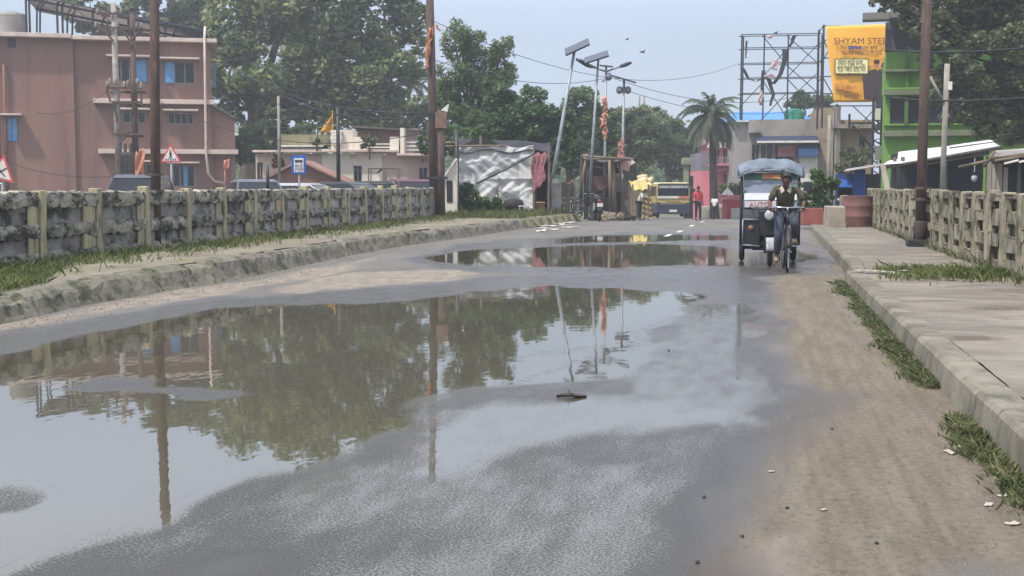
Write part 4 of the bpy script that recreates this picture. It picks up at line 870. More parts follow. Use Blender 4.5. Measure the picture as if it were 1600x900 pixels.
tower = MB()
for k, (v0, v1, g) in enumerate(((204, 208, 9), (208.3, 213, 8), (213.3, 219, 9), (219.3, 226, 8))): tower.box(X(527-g), X(527+g), -.25, .9, Z(v1), Z(v0))
tower.build('stepped_turret', white, o, bevel=.02)
F = FR('brick_house', 'weathered red brown brick upper room behind the cream house', 'building', 600, 74, .25); o = F.o; X, Z = F.x, F.z
brick = mat('old_brick', (142, 108, 92), (116, 90, 78), .7, .92, spots=.40, spotc=(96, 88, 74), spsc=1.2)
wall('wall', brick, 556, 626, 203, 310, 0, 6); wall('wall', pinkw, 626.2, 654, 201, 310, .02, 6)
MB().prism([(X(552), Z(200)), (X(552), Z(197)), (X(660), Z(203.5)), (X(660), Z(206))], -.8, 6.5).build('roof', mat('roof_tin_dark', (92, 86, 84), (70, 66, 64), 1, .8), o)
F = FR('hut', 'brown hut with a pitched tin roof behind the bus stop sign', 'hut', 472, 60, .25); o = F.o; X, Z = F.x, F.z
mb = MB(); mb.prism([(X(420), 0), (X(535), 0), (X(535), Z(283)), (X(468), Z(252)), (X(420), Z(276))], .3, 4); mb.build('wall', mat('hut_brown', (132, 98, 88), (118, 86, 78), .6, .9), o)
mb = MB(); mb.prism([(X(414), Z(281)), (X(414), Z(278)), (X(468), Z(249)), (X(542), Z(284)), (X(542), Z(287)), (X(468), Z(252.3))], 0, 4.2); mb.build('roof', mat('hut_roof', (150, 112, 100), (124, 92, 84), .8, .8), o)
F = FR('flag', 'yellow flag flying above the mossy parapet', 'flag', 518, 65.5, zz(212, 65.5)); mb = MB(); mb.tube((0, .4, -.2), F.p(519, 172, .4), .03, n=6)
mb.sheet(lambda a, b: (F.x(520-18*(1-b)*a-3*a), .4+.1*math.sin(a*6), F.z(181+22*(1-b)+3*math.sin(a*5)-2*a*b+a*6)), 8, 6); mb.build('cloth', mat('yellow_cloth', (220, 168, 60), (204, 146, 44), 3, .8, trans=.2), F.o, True, thick=.01)
# guard post
F = FR('guard_post', 'narrow pale concrete kiosk with a slanted roof by the tarpaulin shack', 'kiosk', 703, 45.5, .25); o = F.o; X, Z = F.x, F.z
mb = MB(); mb.prism([(X(693), 0), (X(714), 0), (X(714), Z(252)), (X(693), Z(275))], 0, .9); mb.build('wall', cw_, o, bevel=.01)
MB().prism([(X(691.5), Z(282)), (X(691), Z(277)), (X(712.5), Z(247)), (X(714.5), Z(249))], -.12, 1).build('roof', white, o); MB().box(X(698), X(707), -.03, .02, Z(316), Z(282)).build('window', darkm, o, bevel=.01)
# tarpaulin shack
F = FR('tarpaulin_shack', 'shack wrapped in crumpled white tarpaulin under a black sheet roof', 'shack', 785, 49.5, .3); o = F.o; X, Z = F.x, F.z
tarp = mat('white_tarpaulin', (206, 206, 202), (182, 182, 179), 1.8, .9, trans=.08)
def ctrl(a, b):
    u = 716+a*118-(1-b)*(-2); v = 229+(1-b)*101
    p1 = math.atan2(1.06-b, a-.12); p2 = math.atan2(b-.50, a-.24); p3 = math.atan2(1.05-b, a-.80); r2 = math.hypot(a-.24, b-.50)
    fo = .13*abs(math.sin(7*p1))**.7*min(1, (1.06-b)*1.6)+.12*abs(math.sin(6.5*p2))**.7*min(1, r2*1.8)-.13*abs(math.sin(8*p3))**.7*min(1, 1.1-b)+.04*math.sin(23*b-9*a+3*math.sin(7*a))+.03*math.sin(37*a+5*math.sin(9*b))-.12
    if b < .12 and a < .5: fo += .2*(1-b/.12)
    return (X(u), .02+fo*.75, Z(v)+(.05*math.sin(14*a) if b < .05 or b > .95 else 0))
MB().sheet(ctrl, 90, 66).build('tarp_wall', tarp, o, True, thick=.01)
MB().path([F.p(745, 287, -.42), F.p(790, 265, -.42), F.p(834, 241, -.4)], .035, 6).build('rope', darkm, o, True)
side = MB(); side.sheet(lambda a, b: (X(834+22*a)+.1*math.sin(b*7+a*9), .0+a*2.2+.06*math.sin(20*a+6*b), Z(235+(1-b)*92)), 12, 16); side.build('side_cloth', mat('maroon_cloth', (96, 52, 58), (70, 40, 46), 2, .9), o, True, thick=.01)
rc = MB(); rc.sheet(lambda a, b: (X(832+21*a-3*(1-b)*a+2*math.sin(b*9)), -.3-.06*abs(math.sin(a*7+b*3))-.03*math.sin(17*a+4*b), Z(240+(1-b)*(62-18*a)+2*math.sin(a*13))), 12, 12); rc.build('hanging_cloth', mat('pink_print_cloth', (168, 116, 120), (124, 70, 78), 9, .85), o, True, thick=.01)
rf = MB()
def rt(a, b):
    u = 712+150*a; ridge = 211+10*a; v = (232+5*math.sin(a*9)+(10*a if a > .8 else 0)) if b < .05 else ridge
    e = [236+3*math.sin(a*14), 230+2*math.sin(a*10), 222+2*math.sin(a*17), ridge+1.5*math.sin(a*7), ridge+8]
    i = min(int(b*4), 3); t = b*4-i; v = e[i]*(1-t)+e[i+1]*t
    if a < .38: v += 0 if b > .35 else -8*(1-a/.38)*0
    return (X(u), -.10+b*3.6, Z(v))
rf.sheet(rt, 36, 16); rf.build('roof_sheet', mat('black_sheet', (50, 52, 55), (34, 35, 38), 1.5, .9, .03, 4), o, True, thick=.02)
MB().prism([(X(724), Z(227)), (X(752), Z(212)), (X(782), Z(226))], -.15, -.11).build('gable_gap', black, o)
fr_ = MB()
for u in (716, 834, 857): fr_.tube((X(u), -.2, -.1), (X(u), -.2, Z(228)), .05)
fr_.tube((X(697), -.3, Z(229)), (X(790), -.3, Z(228)), .04); fr_.tube((X(697), -.45, Z(224)), (X(716), -.45, Z(224)), .06); fr_.tube((X(752), -.7, Z(228)), (X(752), -.7, Z(213)), .05); fr_.build('bamboo_frame', wood, o)
MB().tube((X(716), -.75, -.1), (X(715), -.75, Z(205)), .085).build('corner_post', darkm, o, True)
MB().box(X(857), X(858), .1, 3.5, 0, Z(236)).build('side_wall', darkwood, o); MB().box(X(717), X(857), 3.4, 3.5, 0, Z(230)).build('back_wall', darkwood, o)
def solid(name, label, cat, u0, u1, v0, v1, d, dep, m, parts=None, bevel=.02):
    F = FR(name, label, cat, (u0+u1)/2, d, None); F.o.location.z = zz(v1, d); F.z0 = zz(v1, d)
    MB().box(F.x(u0), F.x(u1), 0, dep, 0, F.z(v0)).build('body', m, F.o, bevel=bevel); return F
F = FR('wash_tub', 'yellowish bucket standing by the shack corner', 'bucket', 845, 48, zz(331, 48)); MB().lathe([(.13, 0), (.165, .34), (.175, .34), (.165, .37), (.15, .36)], n=16).build('body', mat('bucket_yellow', (164, 148, 92), (140, 126, 80)), F.o, True)
F = FR('cooking_pot', 'black round cooking pot on the grass before the shack', 'pot', 802, 47.5, zz(331, 47.5)); MB().lathe([(.15, 0), (.36, .1), (.40, .28), (.34, .42), (.2, .46), (.05, .50)], n=18).build('body', black, F.o, True)
F = FR('stool', 'small white stool beside the black cooking pot', 'stool', 819, 47.3, zz(333, 47.3)); MB().box(-.22, .22, -.15, .15, .24, .28).build('seat', white, F.o)
for sx in (-.17, .17):
    for sy in (-.1, .1): MB().tube((sx, sy, 0), (sx, sy, .24), .02).build('leg', white, F.o)
F = solid('old_fridge', 'dull grey metal cabinet at the right end of the shack', 'cabinet', 860, 877, 286, 333, 50.5, .6, mat('fridge_grey', (150, 146, 140), (128, 122, 116), 2, .6)); MB().box(F.x(861.5), F.x(875.5), -.03, -.002, .12, F.z(295)).build('door', mat('fridge_door', (164, 160, 154), (140, 134, 128), 2, .5), F.o, bevel=.01); MB().box(F.x(863), F.x(872), .1, .5, F.z(286)+.002, F.z(279)).build('top_box', white, F.o)

# ------------------------------------------------------------------ roadside stalls
F = FR('market_stall', 'ramshackle timber stall with a brown tarp above the parked motorbike', 'stall', 925, 58, None); o = F.o; X, Z = F.x, F.z
def stick(name, m, pts, r=.06): MB().path([F.p(*q) for q in pts], r, 7).build(name, m, o, True)
for a, b, r, m in (((917, 335, 0), (921, 238, 0), .10, darkwood), ((906, 300, -.3), (916, 240, -.3), .06, wood), ((961, 335, 0), (957, 245, 0), .09, wood), ((953, 330, -.4), (951, 250, -.4), .07, wood), ((976, 330, .4), (968, 248, .4), .06, wood), ((912, 330, 2.5), (914, 240, 2.5), .08, darkwood), ((975, 330, 2.6), (975, 246, 2.6), .08, darkwood)): stick('post', m, (a, b), r)
for a, b, r in (((918, 249, -.1), (966, 248, -.1), .05), ((921, 259, -.1), (950, 264, -.1), .035), ((910, 244, -.5), (985, 250, -.3), .05), ((914, 240, 2.5), (985, 248, 2.6), .05)): stick('beam', wood, (a, b), r)
MB().sheet(lambda a, b: (X(912+72*a), -.4+3.0*b, Z(248-6*b+5*math.sin(a*math.pi)+1.2*math.sin(a*20+b*8))), 20, 8).build('roof_sheet', mat('brown_tarp', (96, 84, 76), (70, 62, 58), 1.5, .8, .02, 6), o, True, thick=.02)
MB().sheet(lambda a, b: (X(921+30*a), .1+.12*math.sin(a*8+b*3), Z(272+4*math.sin(a*math.pi)+22*(1-b))), 12, 8).build('hanging_tarp', mat('red_brown_tarp', (128, 96, 86), (104, 78, 70), 1.5, .8), o, True, thick=.01)
MB().box(X(918), X(978), 2.7, 2.8, 0, Z(250)).build('back_wall', darkwood, o)
MB().box(X(958), X(985), .8, 2, Z(300), Z(281)).build('counter', mat('counter_grey', (120, 112, 106), (96, 90, 84), 2, .8), o, bevel=.02); MB().box(X(920), X(955), .5, 1.6, 0, Z(310)).build('counter', darkwood, o, bevel=.02)
for i, (u, v) in enumerate(((962, 278), (967, 279), (973, 277.5))): MB().lathe([(.1, 0), (.12, .1), (.12, .25), (.06, .3)], F.p(u, 281, 1.1), 10).build('jar', mat('jar_%s' % ('cream', 'amber', 'white')[i], ((210, 200, 180), (190, 140, 80), (220, 220, 215))[i]), o, True)
F = FR('bench_frame', 'grey wooden ladder like rack beside the metal cabinet', 'rack', 884, 52, zz(333, 52)); mb = MB()
for u in (880, 889): mb.box(F.x(u)-.04, F.x(u)+.04, -.04, .04, 0, F.z(288)); mb.box(F.x(u)-.04, F.x(u)+.04, .4, .48, 0, F.z(288))
for v in (290, 305, 320): mb.box(F.x(880)+.042, F.x(889)-.042, -.03, .03, F.z(v)-.04, F.z(v)+.04); mb.box(F.x(880)+.042, F.x(889)-.042, .41, .47, F.z(v)-.04, F.z(v)+.04)
mb.build('rails', wood, F.o); MB().box(F.x(876), F.x(892), -.08, .52, F.z(288)+.002, F.z(285)).build('top_board', wood, F.o)
F = FR('hand_cart', 'light wooden handcart frame left of the parked motorbike', 'cart', 897, 53, zz(335, 53)); mb = MB(); mb.tube(F.p(886, 292), F.p(896, 281), .04); mb.tube(F.p(896, 281), F.p(899, 300), .04); mb.tube(F.p(899, 300), F.p(897, 335), .04); mb.tube(F.p(886, 292), F.p(884, 335), .04); mb.tube(F.p(884, 318), F.p(898, 318), .03); mb.build('frame', wood, F.o)
wheel(F.o, F.p(904, 322), .33, .025, 14, axis='y'); wheel(F.o, (F.x(890), .5, F.z(322)), .33, .025, 14, axis='y')
# shop sign with bunting, yellow awning, sacks
F = FR('shop_sign', 'small faded red and cream board hung above the stall', 'sign', 975, 60, None); X, Z = F.x, F.z
MB().prism([(X(964), Z(262)), (X(983), Z(268)), (X(986), Z(247)), (X(966), Z(242))], -.04, 0).build('board', mat('faded_red_board', (206, 170, 156), (182, 104, 92), 2.2, .7, detail=2), F.o); MB().prism([(X(985), Z(258)), (X(985), Z(247)), (X(993), Z(254))], -.02, 0).build('pennant', white, F.o); MB().tube(F.p(975, 337, .05), F.p(975, 245, .05), .05).build('post', wood, F.o)
F = FR('awning', 'bright yellow cloth awning on poles left of the bus', 'awning', 997, 68, None); X, Z = F.x, F.z
MB().sheet(lambda a, b: (X(984+26*a), -1.4+2*b, Z(295-14*b+1.5*math.sin(a*11)+2*math.sin(a*math.pi))), 14, 8).build('cloth', mat('yellow_tarp', (206, 188, 118), (184, 164, 94), 2, .7, trans=.2), F.o, True, thick=.01)
for u in (985, 1009): 
    for y in (-1.35, .55): MB().tube((X(u), y, -.1), (X(u), y, Z(288)), .04).build('post', wood, F.o)
# brown rubble and planters on the verge
for i, (u, v, w, h) in enumerate(((946, 339, 10, 8), (957, 338, 10, 7), (968, 337, 9, 6), (980, 337, 9, 6), (990, 337, 8, 5))):
    F = FR('rubble_heap', '%s heap of broken earth and bricks at the stall front' % ('leftmost tallest', 'second from the left', 'middle', 'second from the right', 'rightmost smallest')[i], 'rubble', u, 54+i*2, zz(v, 54+i*2)-.06, 'rubble heaps along the stall front')
    m_ = MB().ball((0, 0, .0), w/2000*54*.9, .5, h/2000*54*1.2, 14, 8); m_.v = [(x+random.uniform(-.06, .06), y+random.uniform(-.06, .06), z+random.uniform(-.05, .05)) for x, y, z in m_.v]; m_.build('heap', mat('rubble', (142, 130, 108), (104, 94, 76), 5, .95, spots=.4, spotc=(72, 64, 52)), F.o)
# solar street lights
def solar(label, ub, vb, ut, vt, d, r, panel, lamp=None, dz=.3, dy=.5):
    F = FR('solar_street_light', label, 'street light', ub, d, None, 'solar street lights by the stalls'); F.o.location.z = zz(vb, d); F.z0 = zz(vb, d)
    MB().path([F.p(ub, vb), F.p((ub*.6+ut*.4), vb*.6+vt*.4), F.p(ut, vt)], [r, r*.95, r*.7], 10).build('pole', steel, F.o, True)
    (a, b) = panel; pa, pb = F.p(*a), F.p(*b); q = MB()
    q.v = [(pa[0], -dy, pa[2]-dz*.5), (pb[0], -dy, pb[2]-dz*.5), (pb[0], dy, pb[2]+dz), (pa[0], dy, pa[2]+dz)]; q.f = [(0, 1, 2, 3)]
    q.build('solar_panel', pan, F.o, thick=.07); mid = ((pa[0]+pb[0])/2, 0, (pa[2]+pb[2])/2)
    m_ = MB(); m_.tube(F.p(ut, vt), mid, .05); m_.build('bracket', steel, F.o, True)
    for (a, b, k) in (lamp or []):
        l_ = MB(); A_, B_ = Vector(F.p(*a)), Vector(F.p(*b)); l_.tube(A_, B_, .045, n=6); arm = l_.build('lamp_arm', steel, F.o, True)
        if k == 'flat': e = B_+(B_-A_).normalized()*.55; MB().path([B_, B_.lerp(e, .5), e], [.07, .10, .05], 8).build('lamp_head', darkm, F.o, True)
        else: MB().lathe([(.06, -.2), (.14, -.14), (.17, .0), (.12, .11), (.04, .16)], B_, 12, 'z').build('lamp_head', mat('lamp_grey', (120, 124, 128), (96, 100, 104), 5, .5), F.o, True)
    return F
solar('leaning silver solar street light behind the tarpaulin shack', 855, 330, 897, 78, 53.5, .085, ((882, 83), (919, 66)), None, .22, .4)
solar('straight greenish solar street light with a tilted panel and side lamp', 921, 300, 934, 92, 56, .07, ((912, 96), (949, 84)), [((931, 106), (917, 100), 'flat')], .2, .4)
S3 = solar('double armed street light wrapped in orange bunting', 944, 330, 946, 118, 60, .07, ((936, 101), (956, 103)), [((946, 112), (926, 105), 'flat'), ((946, 112), (968, 104), 'flat'), ((940, 128), (950, 119), 'bell')], .06, .25)
solar('rightmost slim solar street light with twin round lamps', 971, 336, 974, 122, 62, .075, ((955, 117), (992, 128)), [((974, 136), (967, 140), 'bell'), ((974, 136), (980, 140), 'bell')], .08, .35)
fb = MB()
for k in range(34):
    v0 = 151+k*1.75; du = random.uniform(-3.5, 2.5); w_ = random.uniform(3, 6.5); h_ = random.uniform(5, 11); ph_ = random.random()*6; tl_ = random.uniform(-.6, .6)
    fb.sheet(lambda a, b: (S3.x(944+du+(a-.5)*w_*(1-.75*b)+tl_*h_*b), -.13-.10*b-.05*math.sin(a*5+b*5+ph_), S3.z(v0+h_*b+1.2*math.sin(a*5+ph_))), 4, 5)
g = fb.build('bunting', mat('orange_pink_cloth', (208, 160, 138), (190, 112, 88), 4, .8), None, True, thick=.01, jit=.03); g.location = S3.o.location; g.rotation_euler = S3.o.rotation_euler; tag(g, 'orange cloth bunting tied along the double armed street light', 'bunting')
F = FR('flag', 'tattered orange and pink flags tied to the rightmost street light', 'flag', 970, 61.5, None); fb = MB()
for k in range(16):
    v0 = 216+k*1.9; du = random.uniform(-5, 6)*(k/16+.3); w_ = random.uniform(3, 7); h_ = random.uniform(5, 11); ph_ = random.random()*6; tl_ = random.uniform(-.6, .6)
    fb.sheet(lambda a, b: (F.x(969+du+(a-.5)*w_*(1-.75*b)+tl_*h_*b), -.16-.10*b-.05*math.sin(a*5+b*5+ph_), F.z(v0+h_*b+1.2*math.sin(a*5+ph_))), 4, 5)
fb.build('cloth', mat('pink_flag_cloth', (204, 164, 150), (186, 118, 100), 4, .8), F.o, True, thick=.01, jit=.02)
# motorbike and bicycles
def motorbike(label, u, v, rz):
    p = P(u, v); o = thing('motorbike', label, 'motorbike', (p.x, p.y+.6, 0), rz); bk = mat('bike_black', (36, 37, 40), (28, 28, 30), 5, .35)
    wheel(o, (0, -.62, .29), .29, .055, 8, .05); wheel(o, (0, .62, .29), .29, .05, 8, .05)
    b = MB(); b.path([(0, -.75, .78), (0, -.35, .80), (0, .02, .76), (0, .1, .82), (0, .4, .9), (0, .55, .95)], [.08, .14, .13, .15, .16, .05], 10); b.path([(0, .3, .35), (0, 0, .4), (0, -.3, .45)], [.12, .17, .1], 10); b.build('body', bk, o, True)
    MB().path([(0, -.72, .84), (0, -.4, .87), (0, .02, .82)], [.09, .13, .11], 10).build('seat', black, o, True)
    f = MB()
    for s in (-.09, .09): f.tube((s, .62, .29), (s, .45, .95), .025)
    f.build('fork', chrome, o, True); h = MB(); h.path([(-.36, .32, 1.08), (-.2, .42, 1.05), (.2, .42, 1.05), (.36, .32, 1.08)], .014)
    h.build('handlebar', bk, o, True)
    for s in (-1, 1): q = MB(); q.tube((s*.26, .4, 1.05), (s*.34, .38, 1.24), .008); q.ball((s*.36, .37, 1.27), .07, .02, .05); q.build('mirror', bk, o, True)
    MB().box(-.11, .11, -.93, -.915, .58, .72).build('number_plate', white, o); MB().box(-.09, .09, -.90, -.84, .74, .82).build('tail_lamp', mat('tail_red', (150, 30, 28)), o, bevel=.01)
    m_ = MB(); m_.sheet(lambda a, b: (-.07+.14*a, -.62+.33*math.cos(R(40+120*b)), .29+.33*math.sin(R(40+120*b))), 2, 10); m_.build('mudguard', bk, o, True, thick=.006)
    MB().path([(.12, -.1, .3), (.14, -.6, .34), (.14, -.85, .38)], [.03, .045, .05], 8).build('exhaust', chrome, o, True)
    sp = MB(); sp.box(-.17, -.145, -.45, .0, .42, .72); sp.build('side_panel', mat('bike_silver', (176, 178, 180), (150, 152, 154), 5, .4), o, bevel=.01)
    MB().tube((-.05, -.1, .3), (-.2, -.05, .0), .015).build('stand', bk, o)
motorbike('black motorbike with a white plate parked at the road edge', 930, 346, R(14))
bicycle('bicycle leaning behind the parked motorbike', (P(906, 345).x, P(906, 345).y+1.6, .02), R(40))
# ------------------------------------------------------------------ bus, loaded truck, people far down the road
F = FR('minibus', 'yellow and dark blue minibus facing the camera far down the road', 'bus', 1052, 86, None, None, -R(3)); o = F.o; X, Z = F.x, F.z
F.o.location.z = zz(341, 86); F.z0 = zz(341, 86); ye = mat('bus_yellow', (182, 166, 104), (164, 146, 88), 2, .5); bb = mat('bus_blue', (44, 52, 66), (36, 42, 54), 2, .5)
w = .5*52/2000*86; h = Z(285)
mb = MB(); mb.prism([(-w, .95), (w, .95), (w, h-.35), (w*.93, h-.1), (-w*.93, h-.1), (-w, h-.35)], .02, 6.2); mb.build('body', ye, o, bevel=.06)
MB().prism([(-w*.95, h-.098), (w*.95, h-.098), (w*.8, h), (-w*.8, h)], -.05, 6.1).build('roof', mat('bus_roof', (232, 224, 184), (214, 204, 160), 2, .5), o, bevel=.03)
MB().box(-w*1.0, w*1.0, -.12, 6.15, .28, .947).build('bumper', bb, o, bevel=.05)
ws = MB().box(-w*.9, w*.9, -.03, .01, Z(306), Z(288.5)).build('windscreen', glass, o, bevel=.01); MB().box(-w*.86, w*.86, -.045, -.032, Z(294), Z(290)).build('destination_strip', mat('grey_strip', (170, 174, 176), (120, 126, 130), 9, .5, lo=.45, hi=.55), ws)
MB().box(-w*.94, w*.3, -.04, -.002, Z(310), Z(306.3)).build('front_band', white, o); MB().box(w*.302, w*.96, -.04, -.002, Z(310), Z(306.3)).build('front_band', orange, o)
MB().box(-w*.42, w*.42, -.05, -.002, Z(323), Z(314)).build('grille', mat('grille_brown', (138, 124, 84), (110, 98, 66), 9, .6), o, bevel=.01)
for s in (-1, 1):
    MB().prism([(s*w*.95, Z(319)), (s*w*.5, Z(324)), (s*w*.5, Z(321)), (s*w*.95, Z(315.5))], -.05, -.004).build('headlight', glass, o)
    MB().lathe([(.25, -.12), (.42, -.1), (.42, .1), (.25, .12)], (s*(w-.16), 1.2, .42), 18, 'x').build('wheel', black, o, True); MB().lathe([(.25, -.12), (.42, -.1), (.42, .1), (.25, .12)], (s*(w-.16), 4.8, .42), 18, 'x').build('wheel', black, o, True)
    q = MB(); q.tube((s*w, -.02, Z(292)), (s*(w+.25), -.2, Z(296)), .03); q.box(s*(w+.18), s*(w+.34), -.24, -.18, Z(303), Z(295)); q.build('side_mirror', darkm, o)
    for k in range(4): MB().box(s*w-.012, s*w+.012, .5+k*1.4, 1.6+k*1.4, Z(307), Z(291)).build('side_window', glass, o)
MB().box(-.25, .25, -.15, -.121, .42, .58).build('number_plate', white, o)
F = FR('goods_truck', 'truck with yellow and black striped sides piled with pale sacks', 'truck', 1013, 92, None, None, R(12)); o = F.o; X, Z = F.x, F.z
MB().box(X(1003), X(1022), 0, 5, Z(338), Z(296)).build('cargo_box', mat('truck_brown', (120, 104, 76), (92, 80, 60), 2, .7), o, bevel=.03)
st = MB()
for k in range(5): v = 300+k*8; st.prism([(X(1004), Z(v+6)), (X(1004), Z(v+3)), (X(1021), Z(v+9)), (X(1021), Z(v+12))], -.03, -.002)
st.build('stripe', mat('stripe_yellow', (224, 196, 110), (200, 170, 90)), o)
for y in (.8, 4): MB().lathe([(.3, -.1), (.45, -.1), (.45, .1), (.3, .1)], (X(1004), y, .45), 16, 'x').build('wheel', black, o, True); MB().lathe([(.3, -.1), (.45, -.1), (.45, .1), (.3, .1)], (X(1021), y, .45), 16, 'x').build('wheel', black, o, True)
sk = mat('jute_sack', (214, 198, 160), (190, 172, 132), 3, .9)
for i, (u, v, y) in enumerate(((1008, 292, .6), (1016, 291, .9), (1012, 283, 1.2), (1022, 284, 1.6), (1031, 281, 2.6), (1020, 277, 2.4))):
    p_ = F.p(u, v, y); q = MB().ball((0, 0, 0), .42, .6, .28, 12, 8); q.v = [(x*(1+.1*math.sin(z*9)), y_, z+.05*math.sin(x*8)) for x, y_, z in q.v]
    s_ = q.build('sack', sk, None, True); s_.location = F.o.matrix_basis @ Vector(p_); s_.rotation_euler = (0, 0, TH+random.uniform(-.4, .4))
    tag(s_, 'pale stuffed sack heaped on the striped truck load', 'sack', 'sacks heaped on the truck')
def stand(label, u, v, d, shirt, tr, rz=0., sc=1., J=None, **k):
    x, y = xy(u, d); return person(label, (x, y, max(slope(y), -9)), rz, shirt, tr, J, sc, None, **k)
red_s = mat('red_shirt', (190, 70, 76), (170, 56, 62), 4, .85); dk = mat('dark_trousers', (44, 44, 50), (34, 34, 40), 4, .85); whs = mat('white_shirt', (214, 212, 208), (196, 194, 190), 4, .85); blk = mat('dark_shirt', (58, 60, 68), (44, 46, 52), 4, .85)
stand('person in a red shirt and dark trousers standing beside the minibus', 1091, 341, 64, red_s, dk, R(25), 1.0, dict(elL=(-.27, .0, 1.14), wrL=(-.30, -.12, .98), hnL=(-.31, -.18, .93)))
stand('person in a white shirt walking near the pink house', 1117, 342, 72, whs, dk, R(160), .82, dict(toL=(-.1, -.2, .1), anL=(-.1, -.05, .12)))
stand('person in a white shirt bending at the stall left of the yellow awning', 999, 335, 66, whs, dk, R(70), 1.0, dict(che=(0, -.14, 1.25), nb=(0, -.22, 1.37), nk=(0, -.27, 1.41), hd=(0, -.33, 1.48), tp=(0, -.36, 1.56), shL=(-.17, -.2, 1.34), shR=(.17, -.2, 1.34), elL=(-.2, -.3, 1.1), elR=(.2, -.3, 1.1), wrL=(-.2, -.42, .93), wrR=(.2, -.42, .93), hnL=(-.2, -.48, .88), hnR=(.2, -.48, .88)))
stand('person in dark clothes standing inside the timber stall', 968, 335, 63, blk, dk, R(-20), .98)

# ------------------------------------------------------------------ far right of the road: pink house, concrete block, hoardings
F = FR('pink_house', 'bright pink house with a balcony and white awnings behind the palm', 'building', 1122, 104, None); o = F.o; X, Z = F.x, F.z
ph = mat('hot_pink_plaster', (208, 128, 136), (188, 112, 122), .6, .85); lav = mat('lavender_plaster', (128, 124, 132), (108, 104, 114), .6, .85)
wall('wall', ph, 1110, 1152, 222, 345, 0, 7, [(1116, 1124, 234, 256), (1129, 1137, 234, 256), (1131, 1146, 272, 286), (1112, 1119, 270, 286)]); wall('wall', lav, 1096, 1109.8, 238, 266, .4, 7); wall('wall', ph, 1096, 1109.8, 266.3, 345, .4, 7)
bk = MB(); bk.box(X(1106), X(1150), -1.3, -.003, Z(259), Z(256)); bk.prism([(X(1104), Z(269)), (X(1150), Z(258.8)), (X(1158), Z(274)), (X(1150), Z(272)), (X(1136), Z(264)), (X(1120), Z(268))], -1.0, -.7); bk.build('balcony', ph, o)
rl = MB()
for k in range(12): x = X(1107+k*3.7); rl.box(x-.03, x+.03, -1.28, -1.22, Z(256), Z(247))
rl.box(X(1106), X(1149), -1.29, -1.21, Z(247), Z(246)); rl.build('balcony_rail', steel, o)
MB().prism([(X(1104), Z(223)), (X(1112), Z(205)), (X(1118), Z(196)), (X(1138), Z(214)), (X(1156), Z(226)), (X(1156), Z(229)), (X(1104), Z(226))], -.6, 7.2).build('roof', mat('tile_brown', (150, 112, 108), (124, 90, 88), .8, .85), o)
for a, b in ((1103, 1110), (1118, 1131)): MB().prism([(X(a), Z(231)), (X(b), Z(231)), (X(b-1.5), Z(222)), (X(a+1.5), Z(222))], -.75, -.3).build('awning', white, o)
F = FR('shrine', 'small pink roadside shrine with a white peak', 'shrine', 1150, 88, None); o = F.o; X, Z = F.x, F.z
MB().box(X(1136), X(1164), 0, 2, 0, Z(312)).build('base', redp, o, bevel=.03); MB().prism([(X(1134), Z(312)), (X(1166), Z(312)), (X(1160), Z(305)), (X(1140), Z(305))], -.1, 2.1).build('ledge', ph, o); MB().lathe([(.45, 0), (.3, .2), (.1, .42), (.01, .6)], F.p(1140, 305, .8), 8).build('peak', white, o); MB().box(X(1142), X(1164), -.4, -.003, 0, Z(325)).build('step', white, o)
F = FR('concrete_culvert', 'grey rounded concrete blocks behind the walking person', 'concrete block', 1120, 92, None); X, Z = F.x, F.z
for a, b, v in ((1099, 1112, 322), (1113, 1136, 320)): MB().box(X(a), X(b), 0, 1.5, -.2, Z(v)).build('block', concrete, F.o, bevel=.25)
F = FR('gate_pillar', 'pale greenish gate pillar with a cap right of the minibus', 'pillar', 1076, 98, None); X, Z = F.x, F.z; gp = mat('lime_pillar', (150, 152, 122), (124, 126, 100), 1, .9)
MB().box(X(1069), X(1076), 0, .5, 0, Z(258)).build('shaft', gp, F.o); MB().box(X(1066), X(1080), -.2, .7, Z(258)+.002, Z(247)).build('cap', gp, F.o, bevel=.05); MB().box(X(1076)+.01, X(1084), .2, .4, 0, Z(275)).build('gate_leaf', darkm, F.o)
F = FR('concrete_building', 'flat roofed grey concrete building with dark blue awning', 'building', 1169, 78, None, None, -R(10)); o = F.o; X, Z = F.x, F.z
gc = mat('raw_concrete', (156, 151, 143), (130, 125, 118), .5, .92, spots=.36, spotc=(104, 96, 88), spsc=.7, stretch=(1, 1, .5))
wall('wall', gc, 1169, 1273, 187, 345, 0, 8, [(1166.5+4, 1187-2, 205, 211)][:0]+[(1174, 1186, 226, 250), (1188, 1196, 226, 262), (1198, 1206, 224, 262), (1210, 1240, 226, 262)])
MB().box(X(1214), X(1241), -.12, -.02, Z(245), Z(228)).build('pink_board', mat('pink_board', (206, 150, 148), (186, 120, 120), 1, .7), o)
MB().box(X(1247), X(1277), -.3, -.003, Z(225), Z(222.5)).build('ledge', gc, o); MB().box(X(1167), X(1187), -.5, -.003, Z(208), Z(204)).build('ledge', gc, o)
MB().prism([(-.1, Z(213)), (-1.3, Z(221)), (-1.3, Z(223)), (-.1, Z(219))], X(1180), X(1276)).build('awning', mat('navy_sheet', (44, 58, 84), (36, 48, 70), 2, .5), o)
a_ = LAST[0]; a_.data.vertices.foreach_set('co', [c for v in a_.data.vertices for c in (v.co.y, v.co.x, v.co.z)]); a_.data.flip_normals()
MB().box(X(1181), X(1276), -1.34, -1.302, Z(224.5), Z(221.3)).build('awning_trim', white, o)
